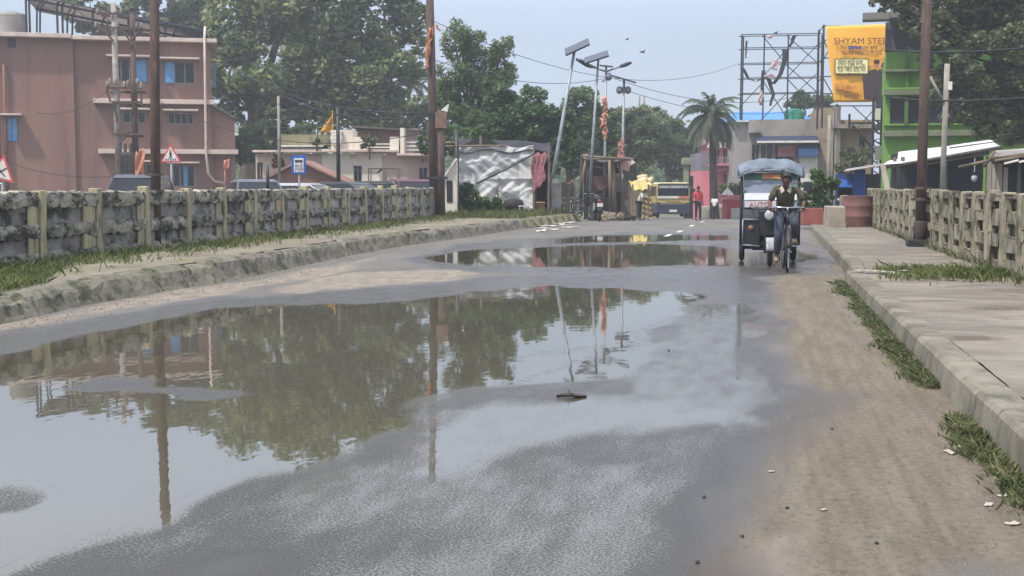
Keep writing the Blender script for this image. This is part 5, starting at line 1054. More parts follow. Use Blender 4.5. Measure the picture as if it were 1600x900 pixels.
MB().box(X(1247), X(1276), -.9, -.2, Z(233), Z(226)).build('shop_front', mat('navy_sheet', (0, 0, 0)), o); MB().box(X(1246), X(1276), -.95, -.12, Z(245.5), Z(233.2)).build('sign_board', mat('sign_blue_pale', (92, 132, 188), (74, 112, 170), 2, .5), o); MB().box(X(1248), X(1276), -.5, -.1, 0, Z(246)).build('shop_wall', white, o)
wall('wall', mat('brown_concrete', (158, 142, 124), (128, 114, 100), .5, .92, spots=.38, spotc=(98, 86, 76), spsc=.7), 1273.2, 1300, 170, 345, -.3, 7, [(1291, 1297, 190, 214), (1291, 1297, 240, 262), (1276, 1280, 226, 238)])
wall('wall', mat('tan_concrete', (168, 148, 122), (140, 120, 98), .5, .92, spots=.36, spotc=(108, 90, 74), spsc=.7), 1312, 1362, 188, 345, .5, 7, [(1342, 1352, 214, 234)])
wall('pillar', gc, 1302, 1311, 168, 345, -.2, .5); MB().box(X(1300), X(1380), -.5, 4, Z(202), Z(196)).build('slab', gc, o)
F = FR('blue_roof_house', 'house with a bright blue sheet roof behind the concrete building', 'building', 1207, 100, None); o = F.o; X, Z = F.x, F.z
brf = mat('blue_roof_sheet', (70, 136, 206), (58, 120, 190), .6, .5)
mb = MB(); q = [(X(1141), 0, Z(188)), (X(1276), 0, Z(188)), (X(1256), 4, Z(170)), (X(1158), 4, Z(170)), (X(1141), 9, Z(188)), (X(1276), 9, Z(188))]
mb.v = q; mb.f = [(0, 1, 2, 3), (1, 5, 2), (5, 4, 3, 2), (4, 0, 3)]; mb.build('roof', brf, o, thick=.08); wall('wall', gc, 1148, 1268, 189, 345, .6, 8.4); MB().box(X(1144), X(1274), .0, .1, Z(190.5), Z(188.2)).build('fascia', white, o)
F = FR('water_tank', 'green plastic water tank on the concrete building roof', 'water tank', 1239, 81, zz(187, 78)); MB().lathe([(.72, 0), (.75, .1), (.72, .2), (.75, .3), (.72, .4), (.75, .5), (.72, .6), (.75, .7), (.70, .95), (.3, 1.1), (.28, 1.16)], n=20).build('tank', mat('tank_green', (52, 146, 122), (44, 128, 106), 1.5, .6), F.o, True); F.o.scale = (.85, .85, .75)
# bare hoarding frame
F = FR('hoarding_frame', 'empty steel hoarding frame with torn dark banner strips', 'billboard', 1218, 80, zz(187, 78)); o = F.o; X, Z = F.x, F.z
m_ = MB(); ln = lambda a, b, y=0, r_=.035: m_.tube(F.p(*a, y), F.p(*b, y), r_, n=6)
for y in (0, 1.0):
    for u in ((1155, 1190, 1228, 1280) if y == 0 else (1162, 1280)): ln((u, 187), (u+(1 if u < 1200 else 0), 54), y, .05)
    for v in (54, 75, 99, 122, 146): ln((1155, v), (1280, v-2), y, .03)
for a, b in (((1190, 54), (1228, 99)), ((1228, 75), (1190, 122)), ((1228, 54), (1280, 100)), ((1280, 64), (1228, 122)), ((1228, 100), (1280, 146)), ((1280, 110), (1228, 160)), ((1190, 122), (1228, 180)), ((1155, 168), (1190, 130)), ((1228, 146), (1190, 187)), ((1228, 120), (1280, 175))): ln(a, b, .5, .03)
m_.build('steel_frame', darkm, o)
tn = MB()
for pts, w_ in (([(1222, 76), (1223, 95), (1216, 115), (1204, 134), (1196, 120)], .16), ([(1156, 105), (1166, 122), (1180, 127), (1190, 124)], .10), ([(1238, 55), (1233, 66), (1230, 74)], .12), ([(1190, 110), (1188, 140), (1186, 165)], .12), ([(1196, 122), (1206, 146), (1201, 166)], .12), ([(1163, 64), (1162, 92)], .06)):
    P0 = [Vector(F.p(u, v, -.06)) for u, v in pts]
    n0 = len(P0)*4; tn.sheet(lambda a, b, P0=P0, w_=w_: (lambda i, t: tuple(P0[i].lerp(P0[i+1], t)+Vector(((a-.5)*2*w_*(1.1-.5*b), -.04*math.sin(b*14), .05*math.sin(b*9)))))(min(int(b*(len(P0)-1)), len(P0)-2), b*(len(P0)-1)-min(int(b*(len(P0)-1)), len(P0)-2)), 3, 14)
tn.build('torn_banner', mat('torn_dark', (50, 52, 58), (38, 40, 46), 3, .8), o, True, thick=.01)
for (u, v, w_, h_) in ((1207, 100, 10, 16), (1201, 118, 8, 8), (1186, 150, 6, 20), (1197, 118, 12, 5), (1199, 57, 10, 5)): MB().sheet(lambda a, b, u=u, v=v, w_=w_, h_=h_: (X(u+(a-.5)*w_+2*math.sin(b*6)), -.12+.05*math.sin(a*8+b*5), Z(v+(b-.5)*h_+3*a)), 5, 6).build('torn_paper', mat('torn_pale', (200, 176, 176), (160, 140, 146), 1.4, .8), o, True, thick=.01)
# yellow advertising hoarding
F = FR('billboard', 'yellow advertising hoarding with brown lettering on a steel frame', 'billboard', 1332, 74, zz(200, 74)); o = F.o; X, Z = F.x, F.z
yl = mat('billboard_yellow', (242, 178, 58), (236, 168, 50), .5, .55, emit=None)
def yb(a, b):
    l = [1300, 1296.5, 1292, 1288, 1286][::1]; t = b*4; i = min(int(t), 3); l_ = l[i]+(l[i+1]-l[i])*(t-i); r_ = 1380
    vb = 160-1*a; return (X(l_+(r_-l_)*a), -.03*math.sin(a*9+b*7)-.06*math.sin(b*4)*(1-a)**2, Z(vb+(41-3*a-vb)*b))
MB().sheet(yb, 24, 24).build('banner', yl, o, True, thick=.02)
ink = mat('brown_ink', (110, 62, 30), (96, 54, 26), 3, .6); Y_ = -.16
text('SHYAM STEEL', 'lettering', ink, o, (X(1342), Y_, Z(65)), 1, w=X(1386)-X(1297)); LAST[0].scale.y = .50; text('The STRONG TMT BAR', 'lettering', ink, o, (X(1336), Y_, Z(75)), .28, w=X(1367)-X(1310))
MB().box(X(1320), X(1341), Y_+.01, Y_+.03, Z(77), Z(72.5)).build('lettering_band', mat('band_blue', (110, 130, 190), (90, 110, 176)), o)
LAST[0].location.y = .012
text('শক্তি যখন চাই তখন বাড়ি', 'lettering', ink, o, (X(1340), Y_, Z(83)), .38, w=X(1374)-X(1306))
bx = MB().box(X(1299.5), X(1351.5), Y_-.02, Y_+.02, Z(116.5), Z(92)).build('text_panel', mat('panel_frame_green', (70, 84, 52)), o); MB().box(X(1300.8), X(1350.2), Y_-.03, Y_-.0205, Z(115), Z(93.5)).build('panel_face', mat('panel_cream', (238, 228, 172), (230, 220, 160)), bx)
text('নিজের বাড়ির জন্য', 'lettering', mat('black_ink', (34, 34, 28)), bx, (X(1323), Y_-.036, Z(99.5)), .5, w=X(1343)-X(1304)); text('সেরা শক্তি বেছে নিন', 'lettering', mat('black_ink', (34, 34, 28)), bx, (X(1325), Y_-.036, Z(109)), .5, w=X(1347)-X(1303))
text('যোগাযোগ করুন এখন', 'lettering', ink, o, (X(1325), Y_, Z(151)), .34, w=X(1343)-X(1309))
hs = MB(); hs.box(X(1301), X(1312), Y_, Y_+.03, Z(140), Z(129)); hs.box(X(1313), X(1334), Y_, Y_+.03, Z(143), Z(134)); hs.box(X(1310), X(1322), Y_, Y_+.03, Z(133.8), Z(125)); hs.build('printed_house', mat('house_print', (190, 120, 48), (226, 160, 60), 1.2, .6, detail=1, lo=.45, hi=.55), o)
sil = mat('print_dark', (66, 52, 54), (54, 44, 48), 1, .7)
fg = MB(); fg.prism([(X(1346), Z(155)), (X(1343), Z(120)), (X(1352), Z(111)), (X(1362), Z(108)), (X(1368), Z(113)), (X(1366), Z(158))], Y_-.01, Y_+.01); fg.prism([(X(1364), Z(170)), (X(1361), Z(116)), (X(1368), Z(109)), (X(1378), Z(108)), (X(1380), Z(112)), (X(1379.5), Z(172))], Y_-.025, Y_-.012); fg.build('printed_figure', sil, o)
def disc(u, v, ru, rv, y): return [(X(u+ru*math.cos(t)), Z(v+rv*math.sin(t))) for t in np.linspace(0, 2*math.pi, 15)[:-1]]
fg = MB(); fg.prism(disc(1364, 101, 4.4, 6, 0), Y_-.02, Y_-.0); fg.prism(disc(1374, 104, 4.2, 5, 0), Y_-.045, Y_-.03); fg.build('printed_face', mat('print_skin', (178, 128, 104), (160, 112, 90)), o)
fg = MB(); fg.prism(disc(1364, 97, 4.8, 3.6, 0), Y_-.03, Y_-.021); fg.prism(disc(1376, 103, 4.4, 5.6, 0), Y_-.06, Y_-.047); fg.build('printed_hair', black, o)
m_ = MB()
for u in (1284, 1381): m_.tube(F.p(u, 200, .25), F.p(u, 38, .25), .06, n=6); m_.tube(F.p(u, 200, 1.4), F.p(u, 42, 1.4), .06, n=6)
for v in (40, 62, 90, 119, 146, 165): m_.tube(F.p(1283, v, .25), F.p(1381, v, .25), .035, n=6); m_.tube(F.p(1283, v, .25), F.p(1283, v+8, 1.4), .03, n=6)
for a, b in (((1284, 60), (1300, 95)), ((1284, 95), (1300, 62)), ((1284, 119), (1302, 150)), ((1332, 165), (1370, 200)), ((1370, 165), (1340, 200))): m_.tube(F.p(*a, .3), F.p(*b, .3), .03, n=6)
m_.build('steel_frame', darkm, o)
# dark steel lattice post with loops of cable beside the green building
F = FR('cable_post', 'dark post tangled with cable coils beside the green building', 'utility pole', 1370, 66, None); X, Z = F.x, F.z; m_ = MB()
for u in (1362, 1375): m_.tube(F.p(u, 330), F.p(u, 150), .07, n=6)
for k in range(9): v = 170+k*16; m_.tube(F.p(1362, v), F.p(1375, v+8), .035, n=6)
for a, b in (((1325, 192), (1362, 192)), ((1325, 178), (1325, 200)), ((1330, 196), (1362, 232))): m_.tube(F.p(*a), F.p(*b), .06, n=6)
m_.build('lattice', darkm, F.o); m_ = MB()
for k in range(10): m_.ring(F.p(1371+random.uniform(-4, 5), 180+k*11, -.15), random.uniform(.15, .35), .02, 16, 5, 'y')
m_.build('cable_coil', wire, F.o, True); MB().box(X(1366), X(1378), -.2, .1, Z(250), Z(228)).build('meter_box', concrete, F.o, bevel=.02); MB().box(X(1364), X(1372), -.2, .1, Z(188), Z(170)).build('meter_box', white, F.o, bevel=.02)

# ------------------------------------------------------------------ green building and sheds on the right
F = FR('green_building', 'bright green building with dark shuttered storeys behind the sheds', 'building', 1380, 60, None, None, -R(15)); o = F.o; X, Z = F.x, F.z
gr = mat('lime_green_plaster', (106, 148, 58), (92, 130, 50), .4, .85, spots=.33, spotc=(86, 122, 48), spsc=.8); grd = mat('green_ledge', (112, 120, 92), (90, 98, 74), .8, .9); dsh = mat('dark_shutter', (48, 54, 60), (38, 42, 48), 1.5, .6)
bw = MB(); shell(bw, X(1380), X(1800), -.3, Z(80), [(X(1388), X(1433), Z(194), Z(152)), (X(1446), X(1540), Z(194), Z(152)), (X(1556), X(1640), Z(194), Z(152))], 9, 0); bw.build('wall', gr, o)
for a, b in ((1388, 1433), (1446, 1540), (1556, 1640)):
    q = MB().box(X(a), X(b), .12, .2, Z(194), Z(152)).build('shutter', dsh, o); m_ = MB()
    for k in range(1, 8): m_.box(X(a), X(b), .10, .1195, Z(152+k*5.2)-.02, Z(152+k*5.2)+.02)
    m_.build('slats', dsh, q)
for v0, v1, m, y in ((110, 114, grd, -.5), (142, 150, grd, -.45), (138, 141.5, gr, -.3), (205, 214, grd, -.4), (194.2, 197, gr, -.2)): MB().box(X(1378), X(1800), y, -.003, Z(v1), Z(v0)).build('ledge', m, o, bevel=.02)
up = MB(); shell(up, X(1384), X(1800), Z(79.8), Z(30), [], 8, 1.2); up.build('upper_wall', mat('dark_upper_wall', (84, 88, 92), (64, 68, 72), .6, .85), o)
MB().box(X(1342), X(1384)-.003, -1.3, -.5, Z(36), Z(24)).build('roof_slab', mat('slab_dark', (120, 118, 110), (90, 88, 82), .6, .9), o, bevel=.03); MB().box(X(1384), X(1800), -1.6, 9, Z(35), Z(22)).build('roof_slab', mat('slab_dark', (120, 118, 110), (90, 88, 82), .6, .9), o, bevel=.03); MB().box(X(1378), X(1388), -.2, .5, Z(79.5), Z(35.5)).build('pillar', mat('dark_upper_wall', (0, 0, 0)), o)
for u in (1410, 1505): MB().box(X(u), X(u+6), -.28, -.004, Z(194), Z(80)).build('pilaster', mat('dark_green_pilaster', (74, 108, 42), (60, 90, 36), .6, .85), o)
zinc = mat('bright_zinc_sheet', (214, 214, 212), (176, 174, 170), 1.4, .45, metal=.1); oldtin = mat('old_tin', (150, 146, 142), (112, 106, 100), .8, .7, spots=.38, spotc=(84, 74, 66), spsc=1.5)
def corr(X, Z, p0, p1, p2, p3, nw, amp=.035):
    """corrugated sheet, p = (u, v, y): front left, front right, back right, back left; the waves run across the slope"""
    A, B, C_, D_ = [Vector((X(q[0]), q[2], Z(q[1]))) for q in (p0, p1, p2, p3)]
    def fn(a, b):
        q = (A.lerp(B, a)).lerp(D_.lerp(C_, a), b); return (q.x, q.y, q.z+amp*math.sin(b*nw*2*math.pi))
    return MB().sheet(fn, 10, nw*6)
F = FR('timber_shed', 'dark open shed with a shining corrugated zinc roof behind the right railing', 'shed', 1385, 39, .1, None, -R(16)); o = F.o; X, Z = F.x, F.z
corr(X, Z, (1400, 259, -1.0), (1556, 232, -1.0), (1556, 219, 2.2), (1404, 235, 2.2), 12).build('roof', zinc, o, True, thick=.008)
corr(X, Z, (1380, 258, -1.1), (1409, 256, -1.1), (1408, 248, .3), (1388, 252, .3), 5).build('roof', zinc, o, True, thick=.008)
corr(X, Z, (1484, 229.5, 1.0), (1554, 221, 1.0), (1552, 217.5, 1.9), (1490, 226, 1.9), 3).build('roof', zinc, o, True, thick=.008)
MB().box(X(1392), X(1545), 2.3, 2.4, 0, Z(238)).build('back_wall', dsh, o); pass
fr_ = MB(); fr_.tube(F.p(1384, 262, -1.0), F.p(1558, 233, -1.0), .05); fr_.tube(F.p(1440, 258, -.9), F.p(1540, 241, -.9), .06)
for u, r_ in ((1397, .05), (1409, .06), (1473, .10), (1541, .07)): fr_.tube(F.p(u, 330, -.6), F.p(u, 246, -.6), r_)
fr_.build('frame', mat('shed_timber', (92, 86, 80), (70, 64, 58), 2, .85), o, True); MB().box(X(1395), X(1538), .2, 1.6, 0, .8).build('counter', darkwood, o)
mb = MB(); mb.prism([(X(1391), Z(300)), (X(1383), Z(300)), (X(1374), Z(256)), (X(1384), Z(256))], -.75, -.65); mb.build('leaning_board', mat('pale_board', (186, 178, 166), (160, 152, 140), 2, .85, stretch=(1, 1, .3)), o)
F2 = FR('hanging_lamp', 'small lamp hanging on a cord under the zinc roof', 'lamp', 1522, 29, zz(280, 29)); MB().tube((0, 0, .1), F2.p(1522, 247), .008, n=5).build('cord', white, F2.o); MB().ball((0, 0, .02), .07, .07, .09).build('bulb', mat('lamp_glass', (170, 172, 176), (150, 152, 156), 4, .2), F2.o, True); MB().lathe([(.05, .08), (.045, .16), (.02, .17)], n=10).build('holder', black, F2.o)
F = FR('plank_shed', 'old shed of grey planks with a broken tin roof at the right edge', 'shed', 1548, 27.5, .1, None, -R(20)); o = F.o; X, Z = F.x, F.z
corr(X, Z, (1548, 250, -.9), (1660, 236, -.9), (1660, 226, 2), (1556, 232, 2), 5).build('roof', oldtin, o, True, thick=.01)
for k, (u, v, w_) in enumerate(((1566, 252, 22), (1588, 250, 26), (1612, 247, 20))): corr(X, Z, (u, v+6, -1.2), (u+w_, v+1, -1.2), (u+w_+2, v-6, .2), (u+2, v-2, .2), 3, .03).build('roof', mat('pale_tin', (196, 190, 182), (150, 144, 136), 1.5, .6), o, True, thick=.01)
m_ = MB()
for k, (u, w_, v) in enumerate(((1541, 7, 254), (1549, 6, 257), (1556, 9, 256), (1567, 7, 262), (1588, 6, 258), (1601, 9, 256))): MB().box(X(u), X(u+w_), -.5+.02*k, -.46+.02*k, 0, Z(v)).build('plank', mat('plank_grey', (148, 140, 130), (108, 100, 92), 2, .9, stretch=(1, 1, .2), var=.15), o)
for q in (((1498, 262), (1545, 252)), ((1545, 248), (1600, 243)), ((1552, 253), (1610, 243)), ((1536, 262), (1552, 238))): m_.tube(F.p(*q[0], -1), F.p(*q[1], -1), .035, n=6)
m_.build('poles', wood, o, True); MB().box(X(1545), X(1660), 1.8, 1.9, 0, Z(240)).build('back_wall', darkm, o)
F = FR('thin_pole', 'thin grey pole with a bracket lamp behind the zinc roof', 'utility pole', 1474, 34, .1); o = F.o; X, Z = F.x, F.z
MB().tube(F.p(1472, 335), F.p(1475, 100), .075).build('shaft', concrete, o, True); MB().tube(F.p(1448, 120, -.05), F.p(1470, 160, -.05), .035).build('brace', concrete, o, True); MB().box(X(1476), X(1482), -.1, .1, Z(141), Z(128)).build('meter_box', white, o, bevel=.01)
F = FR('blue_kiosk', 'deep blue painted kiosk with an open hatch beside the right railing end', 'kiosk', 1340, 45, None, None, -R(15)); o = F.o; X, Z = F.x, F.z; bk = mat('kiosk_blue', (32, 84, 156), (26, 70, 136), 1.2, .6); bk2 = mat('kiosk_blue_dark', (34, 60, 104), (28, 50, 90), 1.2, .6)
bw = MB(); shell(bw, X(1305), X(1334), Z(322), Z(272), [(X(1309), X(1331), Z(320), Z(292))], 2.0); bw.build('wall', bk2, o); MB().box(X(1334.3), X(1352), -.05, 1.9, Z(312), Z(265)).build('wall', bk, o, bevel=.02); MB().box(X(1352.3), X(1374), .1, 1.9, Z(325), Z(272)).build('shutter', mat('shutter_dark', (58, 52, 54), (40, 38, 40), 3, .8, stretch=(3, 1, .3)), o)
MB().prism([(.03, Z(290)), (-.65, Z(293)), (-.65, Z(291)), (.03, Z(280))], X(1308), X(1332)).build('hatch', bk, o)
a_ = LAST[0]; a_.data.vertices.foreach_set('co', [c for v in a_.data.vertices for c in (v.co.y, v.co.x, v.co.z)]); a_.data.flip_normals()
MB().box(X(1309), X(1332), -.3, .6, Z(313), Z(310)).build('counter', white, o)
corr(X, Z, (1318, 268, -.8), (1378, 259, -.8), (1378, 254, 2.2), (1322, 263, 2.2), 5, .02).build('roof', oldtin, o, True, thick=.012)
F = FR('rusted_drum', 'large rusty maroon metal drum standing on the right footpath end', 'drum', 1348, 37.5, .17); o = F.o; X, Z = F.x, F.z
dm = mat('drum_maroon', (128, 88, 80), (102, 72, 66), 1.6, .8, spots=.4, spotc=(88, 70, 62), spsc=3)
rd = (X(1371)-X(1324))/2; hd_ = Z(306); MB().lathe([(rd*.98, 0), (rd, .03), (rd, hd_*.33), (rd*1.02, hd_*.35), (rd, hd_*.37), (rd, hd_*.66), (rd*1.02, hd_*.68), (rd, hd_*.7), (rd, hd_-.02), (rd*1.02, hd_), (rd*.96, hd_), (rd*.95, hd_-.06)], (0, rd, 0), 28).build('body', dm, o, True)
F = FR('cement_blocks', 'pale broken concrete block left of the rusty drum', 'concrete block', 1307, 37, .12); MB().box(F.x(1295), F.x(1323), 0, .5, 0, F.z(322)).build('block', mat('pale_block', (158, 148, 134), (126, 116, 104), 2, .9), F.o, bevel=.03, jit=.02); F = FR('wall_stub', 'narrow brownish masonry stub behind the pale broken block', 'wall stub', 1321, 38.2, .12); MB().box(F.x(1316), F.x(1326), 0, .4, 0, F.z(305)).build('body', mat('stub_brown', (140, 122, 108), (110, 96, 86), 2, .9), F.o, bevel=.03, jit=.02)
for i, (u0, u1) in enumerate(((1256, 1268), (1267, 1287))):
    F = FR('plant_pot', ('small', 'wide')[i]+' brick red planter under the leafy bush by the right kerb', 'planter', (u0+u1)/2, 41, zz(352, 41)); w_ = F.x(u1)-F.x(u0)
    MB().prism([(-w_/2, 0), (w_/2, 0), (w_/2*1.04, .55), (-w_/2*1.04, .55)], 0, .5).build('body', mat('brick_red', (148, 84, 76), (122, 70, 64), 3, .85), F.o, bevel=.02); MB().box(-w_/2*.95, w_/2*.95, .04, .46, .551, .58).build('soil', darkwood, F.o)
far_pole('utility_pole', 'thin whitish pole rising from the leafy bush', 1294, 42, 180, 330, .12, concrete)

# ------------------------------------------------------------------ trees
def leaves(name, m, parent, clumps, n, size, droop=0., up=.5, asp=.55):
    """clumps: rows of x, y, z, radius; n leaf blades in all, two crossed triangles folded along the midrib"""
    c = np.array(clumps); wgt = c[:, 3]**2; k = rng.choice(len(c), n, p=wgt/wgt.sum())
    d = rng.normal(size=(n, 3)); d /= np.linalg.norm(d, axis=1)[:, None]; rad = rng.random(n)**.45
    p = c[k, :3]+d*(c[k, 3]*rad)[:, None]*np.array([1, 1, .8]); p[:, 2] -= droop*rng.random(n)**2
    a = rng.normal(size=(n, 3)); a[:, 2] = a[:, 2]*.6-droop*.8; a /= np.linalg.norm(a, axis=1)[:, None]
    nn = rng.normal(size=(n, 3))*.8; nn[:, 2] += up; b = np.cross(a, nn); b /= np.linalg.norm(b, axis=1)[:, None]+1e-9
    L = size*(.65+.7*rng.random(n))[:, None]; Wd = L*asp; nm = np.cross(a, b)
    v = np.stack([p-a*L*.5, p+b*Wd*.5+nm*L*.08, p+a*L*.5, p-b*Wd*.5+nm*L*.08], 1).reshape(-1, 3)
    me = bpy.data.meshes.new(name); me.vertices.add(4*n); me.vertices.foreach_set('co', v.astype(np.float32).ravel())
    me.loops.add(4*n); me.loops.foreach_set('vertex_index', np.arange(4*n, dtype=np.int32)); me.polygons.add(n); me.polygons.foreach_set('loop_start', (np.arange(n)*4).astype(np.int32)); me.update(calc_edges=True)
    at = me.attributes.new('leaf', 'FLOAT', 'POINT'); at.data.foreach_set('value', np.repeat(rng.random(n), 4).astype(np.float32))
    me.materials.append(m); o = bpy.data.objects.new(name, me); COL.objects.link(o); o.parent = parent; return o
def tree(label, u, v, d, lobes, n, size, m, cat='tree', trunk=.35, droop=0., group=None, sub=16, name='tree', fork=None, dep=.8, limbs=True, asp=.55, subr=.34):
    """lobes: u, v, radius in photograph pixels at depth d, all turned into metres round the tree's own base"""
    F = FR(name, label, cat, u, d, None, group); F.o.location.z = max(zz(v, d), slope(F.o.location.y)) if v is not None else F.z0; F.z0 = F.o.location.z
    s = d/FPX; cl = []; cen = []
    for (lu, lv, lr) in lobes:
        c = Vector(F.p(lu, lv, random.uniform(-.5, .5)*lr*s*dep)); rr_ = lr*s; cen.append((c, rr_))
        for k in range(sub):
            dd = Vector(rng.normal(size=3)).normalized(); q = c+Vector((dd.x, dd.y*dep, dd.z*.85))*rr_*(.45+.55*random.random()); cl.append((*q, rr_*subr*random.uniform(.6, 1.25)))
    leaves('crown', m, F.o, cl, n, size, droop, asp=asp)
    t = MB(); fk = Vector(F.p(*fork)) if fork else Vector((0, 0, max(1.0, min(c.z for c, _ in cen)*.7)))
    t.path([(0, 0, -.3), (0, 0, .3), tuple(fk*.55+Vector((.05, 0, 0))), tuple(fk)], [trunk*1.35, trunk*1.1, trunk*.95, trunk*.8], 9)
    if limbs:
        for c, rr_ in cen:
            mid = fk.lerp(c, .5)+Vector((random.uniform(-.3, .3), 0, -.1*rr_)); t.path([tuple(fk), tuple(mid), tuple(c)], [trunk*.55, trunk*.35, trunk*.12], 6)
            for k in range(3):
                dd = Vector(rng.normal(size=3)).normalized(); dd.z = abs(dd.z)*.6; t.path([tuple(c.lerp(mid, .3)), tuple(c+dd*rr_*.4), tuple(c+dd*rr_*.85)], [trunk*.15, trunk*.09, trunk*.03], 5)
    t.build('trunk', bark, F.o, True); return F
L1 = leafmat('leaf_broad', (70, 86, 50), (114, 128, 78), (162, 170, 118), .25); L2 = leafmat('leaf_dark', (62, 82, 50), (94, 114, 70), (132, 150, 98), .3); L3 = leafmat('leaf_olive', (68, 80, 48), (102, 116, 72), (142, 152, 104), .35)
L4 = leafmat('leaf_feathery', (52, 76, 46), (78, 106, 60), (108, 134, 80), .4); L5 = leafmat('leaf_shade', (66, 76, 50), (92, 102, 68), (130, 138, 96), .6); L6 = leafmat('leaf_bush', (50, 74, 34), (76, 104, 46), (112, 138, 68), 1.2)
tree('huge spreading broad leaved tree rising behind the pink building corner', 392, 300, 92, [(380, 70, 62), (440, 20, 80), (520, 30, 85), (590, 40, 70), (640, 20, 40), (430, 110, 66), (510, 120, 72), (575, 110, 70), (625, 100, 45), (380, 150, 46), (450, 175, 44), (520, 185, 36), (590, 160, 46), (355, 110, 40), (610, 150, 34), (560, 180, 30), (400, 205, 34), (480, -50, 90), (600, -30, 70), (380, -20, 70), (650, 55, 22)], 36000, .46, L1, trunk=.75, fork=(402, 175), sub=20)
tree('leafy tree showing above the pink building roof behind the solar panels', 230, 300, 108, [(150, 22, 42), (195, 40, 40), (240, 20, 46), (290, 30, 46), (330, 60, 30), (120, 8, 22), (310, -10, 50), (250, -20, 40)], 12000, .5, L3, trunk=.5)
tree('tall airy tree with drooping twigs right of the flag pole', 735, 300, 66, [(720, 55, 30), (738, 70, 30), (715, 100, 34), (752, 120, 34), (770, 80, 24), (790, 66, 16), (790, 110, 24), (780, 140, 30), (728, 150, 44), (768, 150, 40), (705, 180, 40), (745, 200, 46), (775, 190, 40), (700, 130, 24)], 25000, .22, L2, trunk=.22, droop=.5, fork=(733, 190), asp=.35, subr=.30)
tree('bushy green tree overhanging the tarpaulin shack', 800, 300, 62, [(800, 165, 40), (770, 190, 36), (830, 180, 44), (850, 210, 40), (810, 220, 40), (870, 190, 34), (880, 230, 34), (740, 230, 34), (700, 215, 34)], 16000, .24, L4, trunk=.25)
tree('dark round tree behind the leaning solar street light', 890, 300, 78, [(880, 180, 36), (910, 165, 34), (930, 190, 36), (900, 215, 40), (940, 225, 36), (870, 240, 34), (920, 250, 34)], 11000, .3, L2, trunk=.28)
tree('pale green tree right of the double armed street light', 985, 305, 95, [(960, 185, 32), (985, 200, 34), (1010, 190, 32), (1000, 225, 38), (965, 230, 36), (1030, 215, 30), (1020, 250, 34), (980, 262, 30)], 11000, .34, L3, trunk=.3)
tree('rounded tree left of the palm above the minibus', 1045, 305, 112, [(1040, 195, 28), (1055, 205, 26), (1020, 185, 20), (1045, 230, 34), (1070, 235, 28), (1055, 258, 30), (1080, 262, 22)], 9000, .4, L2, trunk=.3)
tree('tree crown between the big tree and the airy tree behind the old house', 645, 300, 100, [(640, 175, 30), (670, 190, 34), (620, 195, 26), (655, 215, 30), (600, 205, 24), (690, 160, 30), (570, 200, 22)], 9000, .36, L1, trunk=.3)
tree('small tree behind the empty hoarding frame', 1255, 250, 104, [(1250, 158, 16), (1272, 160, 16), (1290, 162, 16), (1235, 162, 10)], 3500, .34, L2, trunk=.2)
tree('distant tree left of the brown brick house', 430, 300, 84, [(415, 210, 26), (440, 215, 24), (400, 235, 24), (430, 190, 26), (470, 205, 22), (375, 240, 24), (378, 215, 22)], 7000, .3, L2, trunk=.25)
tree('dark overhanging tree filling the upper right corner', 1690, 300, 50, [(1480, 25, 60), (1550, 30, 70), (1620, 40, 80), (1530, 100, 62), (1600, 120, 70), (1490, 95, 36), (1570, 170, 50), (1620, 190, 50), (1515, 160, 34), (1430, 8, 34), (1425, 45, 26), (1400, -2, 28), (1372, 2, 20), (1440, 75, 24), (1470, 150, 24), (1560, 200, 30), (1500, 165, 40), (1545, 188, 36), (1470, 110, 34), (1590, 195, 44), (1460, 60, 34), (1500, -40, 80), (1600, -60, 90)], 42000, .2, L5, trunk=.15, sub=24, subr=.28, fork=(1690, 120))
tree('low leafy shrub growing before the tarpaulin shack', 738, 340, 46.5, [(722, 300, 14), (735, 308, 18), (752, 318, 16), (720, 325, 18), (740, 330, 18), (760, 330, 12), (712, 335, 12), (730, 292, 10)], 3200, .16, L6, cat='shrub', name='shrub', trunk=.05, limbs=True)
tree('small broad leaved plant standing at the tarpaulin wall', 776, 338, 46.8, [(776, 314, 8), (770, 322, 8), (784, 322, 8), (778, 330, 8)], 420, .2, L6, cat='shrub', name='shrub', trunk=.03)
tree('leafy bush with arching stems behind the cyclist', 1280, 350, 42, [(1262, 300, 16), (1280, 290, 18), (1292, 305, 14), (1270, 318, 16), (1288, 325, 14), (1275, 272, 12), (1255, 322, 12), (1300, 285, 12)], 3000, .18, L6, cat='shrub', name='shrub', trunk=.05)
tree('climbing vine hanging over the tan concrete wall', 1330, 340, 72, [(1325, 240, 14), (1340, 250, 16), (1335, 265, 14), (1315, 262, 12), (1350, 240, 10)], 2400, .22, L3, cat='vine', name='vine', trunk=.05)
tree('green bush below the pink house', 1142, 335, 90, [(1135, 298, 13), (1148, 294, 14), (1156, 304, 12), (1140, 308, 12)], 1800, .24, L6, cat='shrub', name='shrub', trunk=.05)
tree('small shrub on the mossy parapet of the cream house', 496, 227, 65.5, [(496, 221, 6)], 260, .2, L3, cat='shrub', name='shrub', trunk=.03); tree('scraggly creeper before the brick upper room', 578, 240, 65, [(574, 216, 8), (584, 222, 7), (570, 228, 6)], 420, .22, L3, cat='shrub', name='shrub', trunk=.03)
tree('creeper at the right end of the cream house', 660, 300, 64.5, [(658, 226, 7), (664, 236, 8), (660, 216, 6)], 420, .22, L6, cat='shrub', name='shrub', trunk=.03)
tree('dark reddish shrub left of the bus stop sign', 436, 262, 63, [(432, 248, 8), (440, 254, 8), (430, 258, 6)], 420, .2, leafmat('leaf_red', (70, 46, 40), (92, 62, 50), (110, 84, 64)), cat='shrub', name='shrub', trunk=.03)
tl = MB(); cl = []
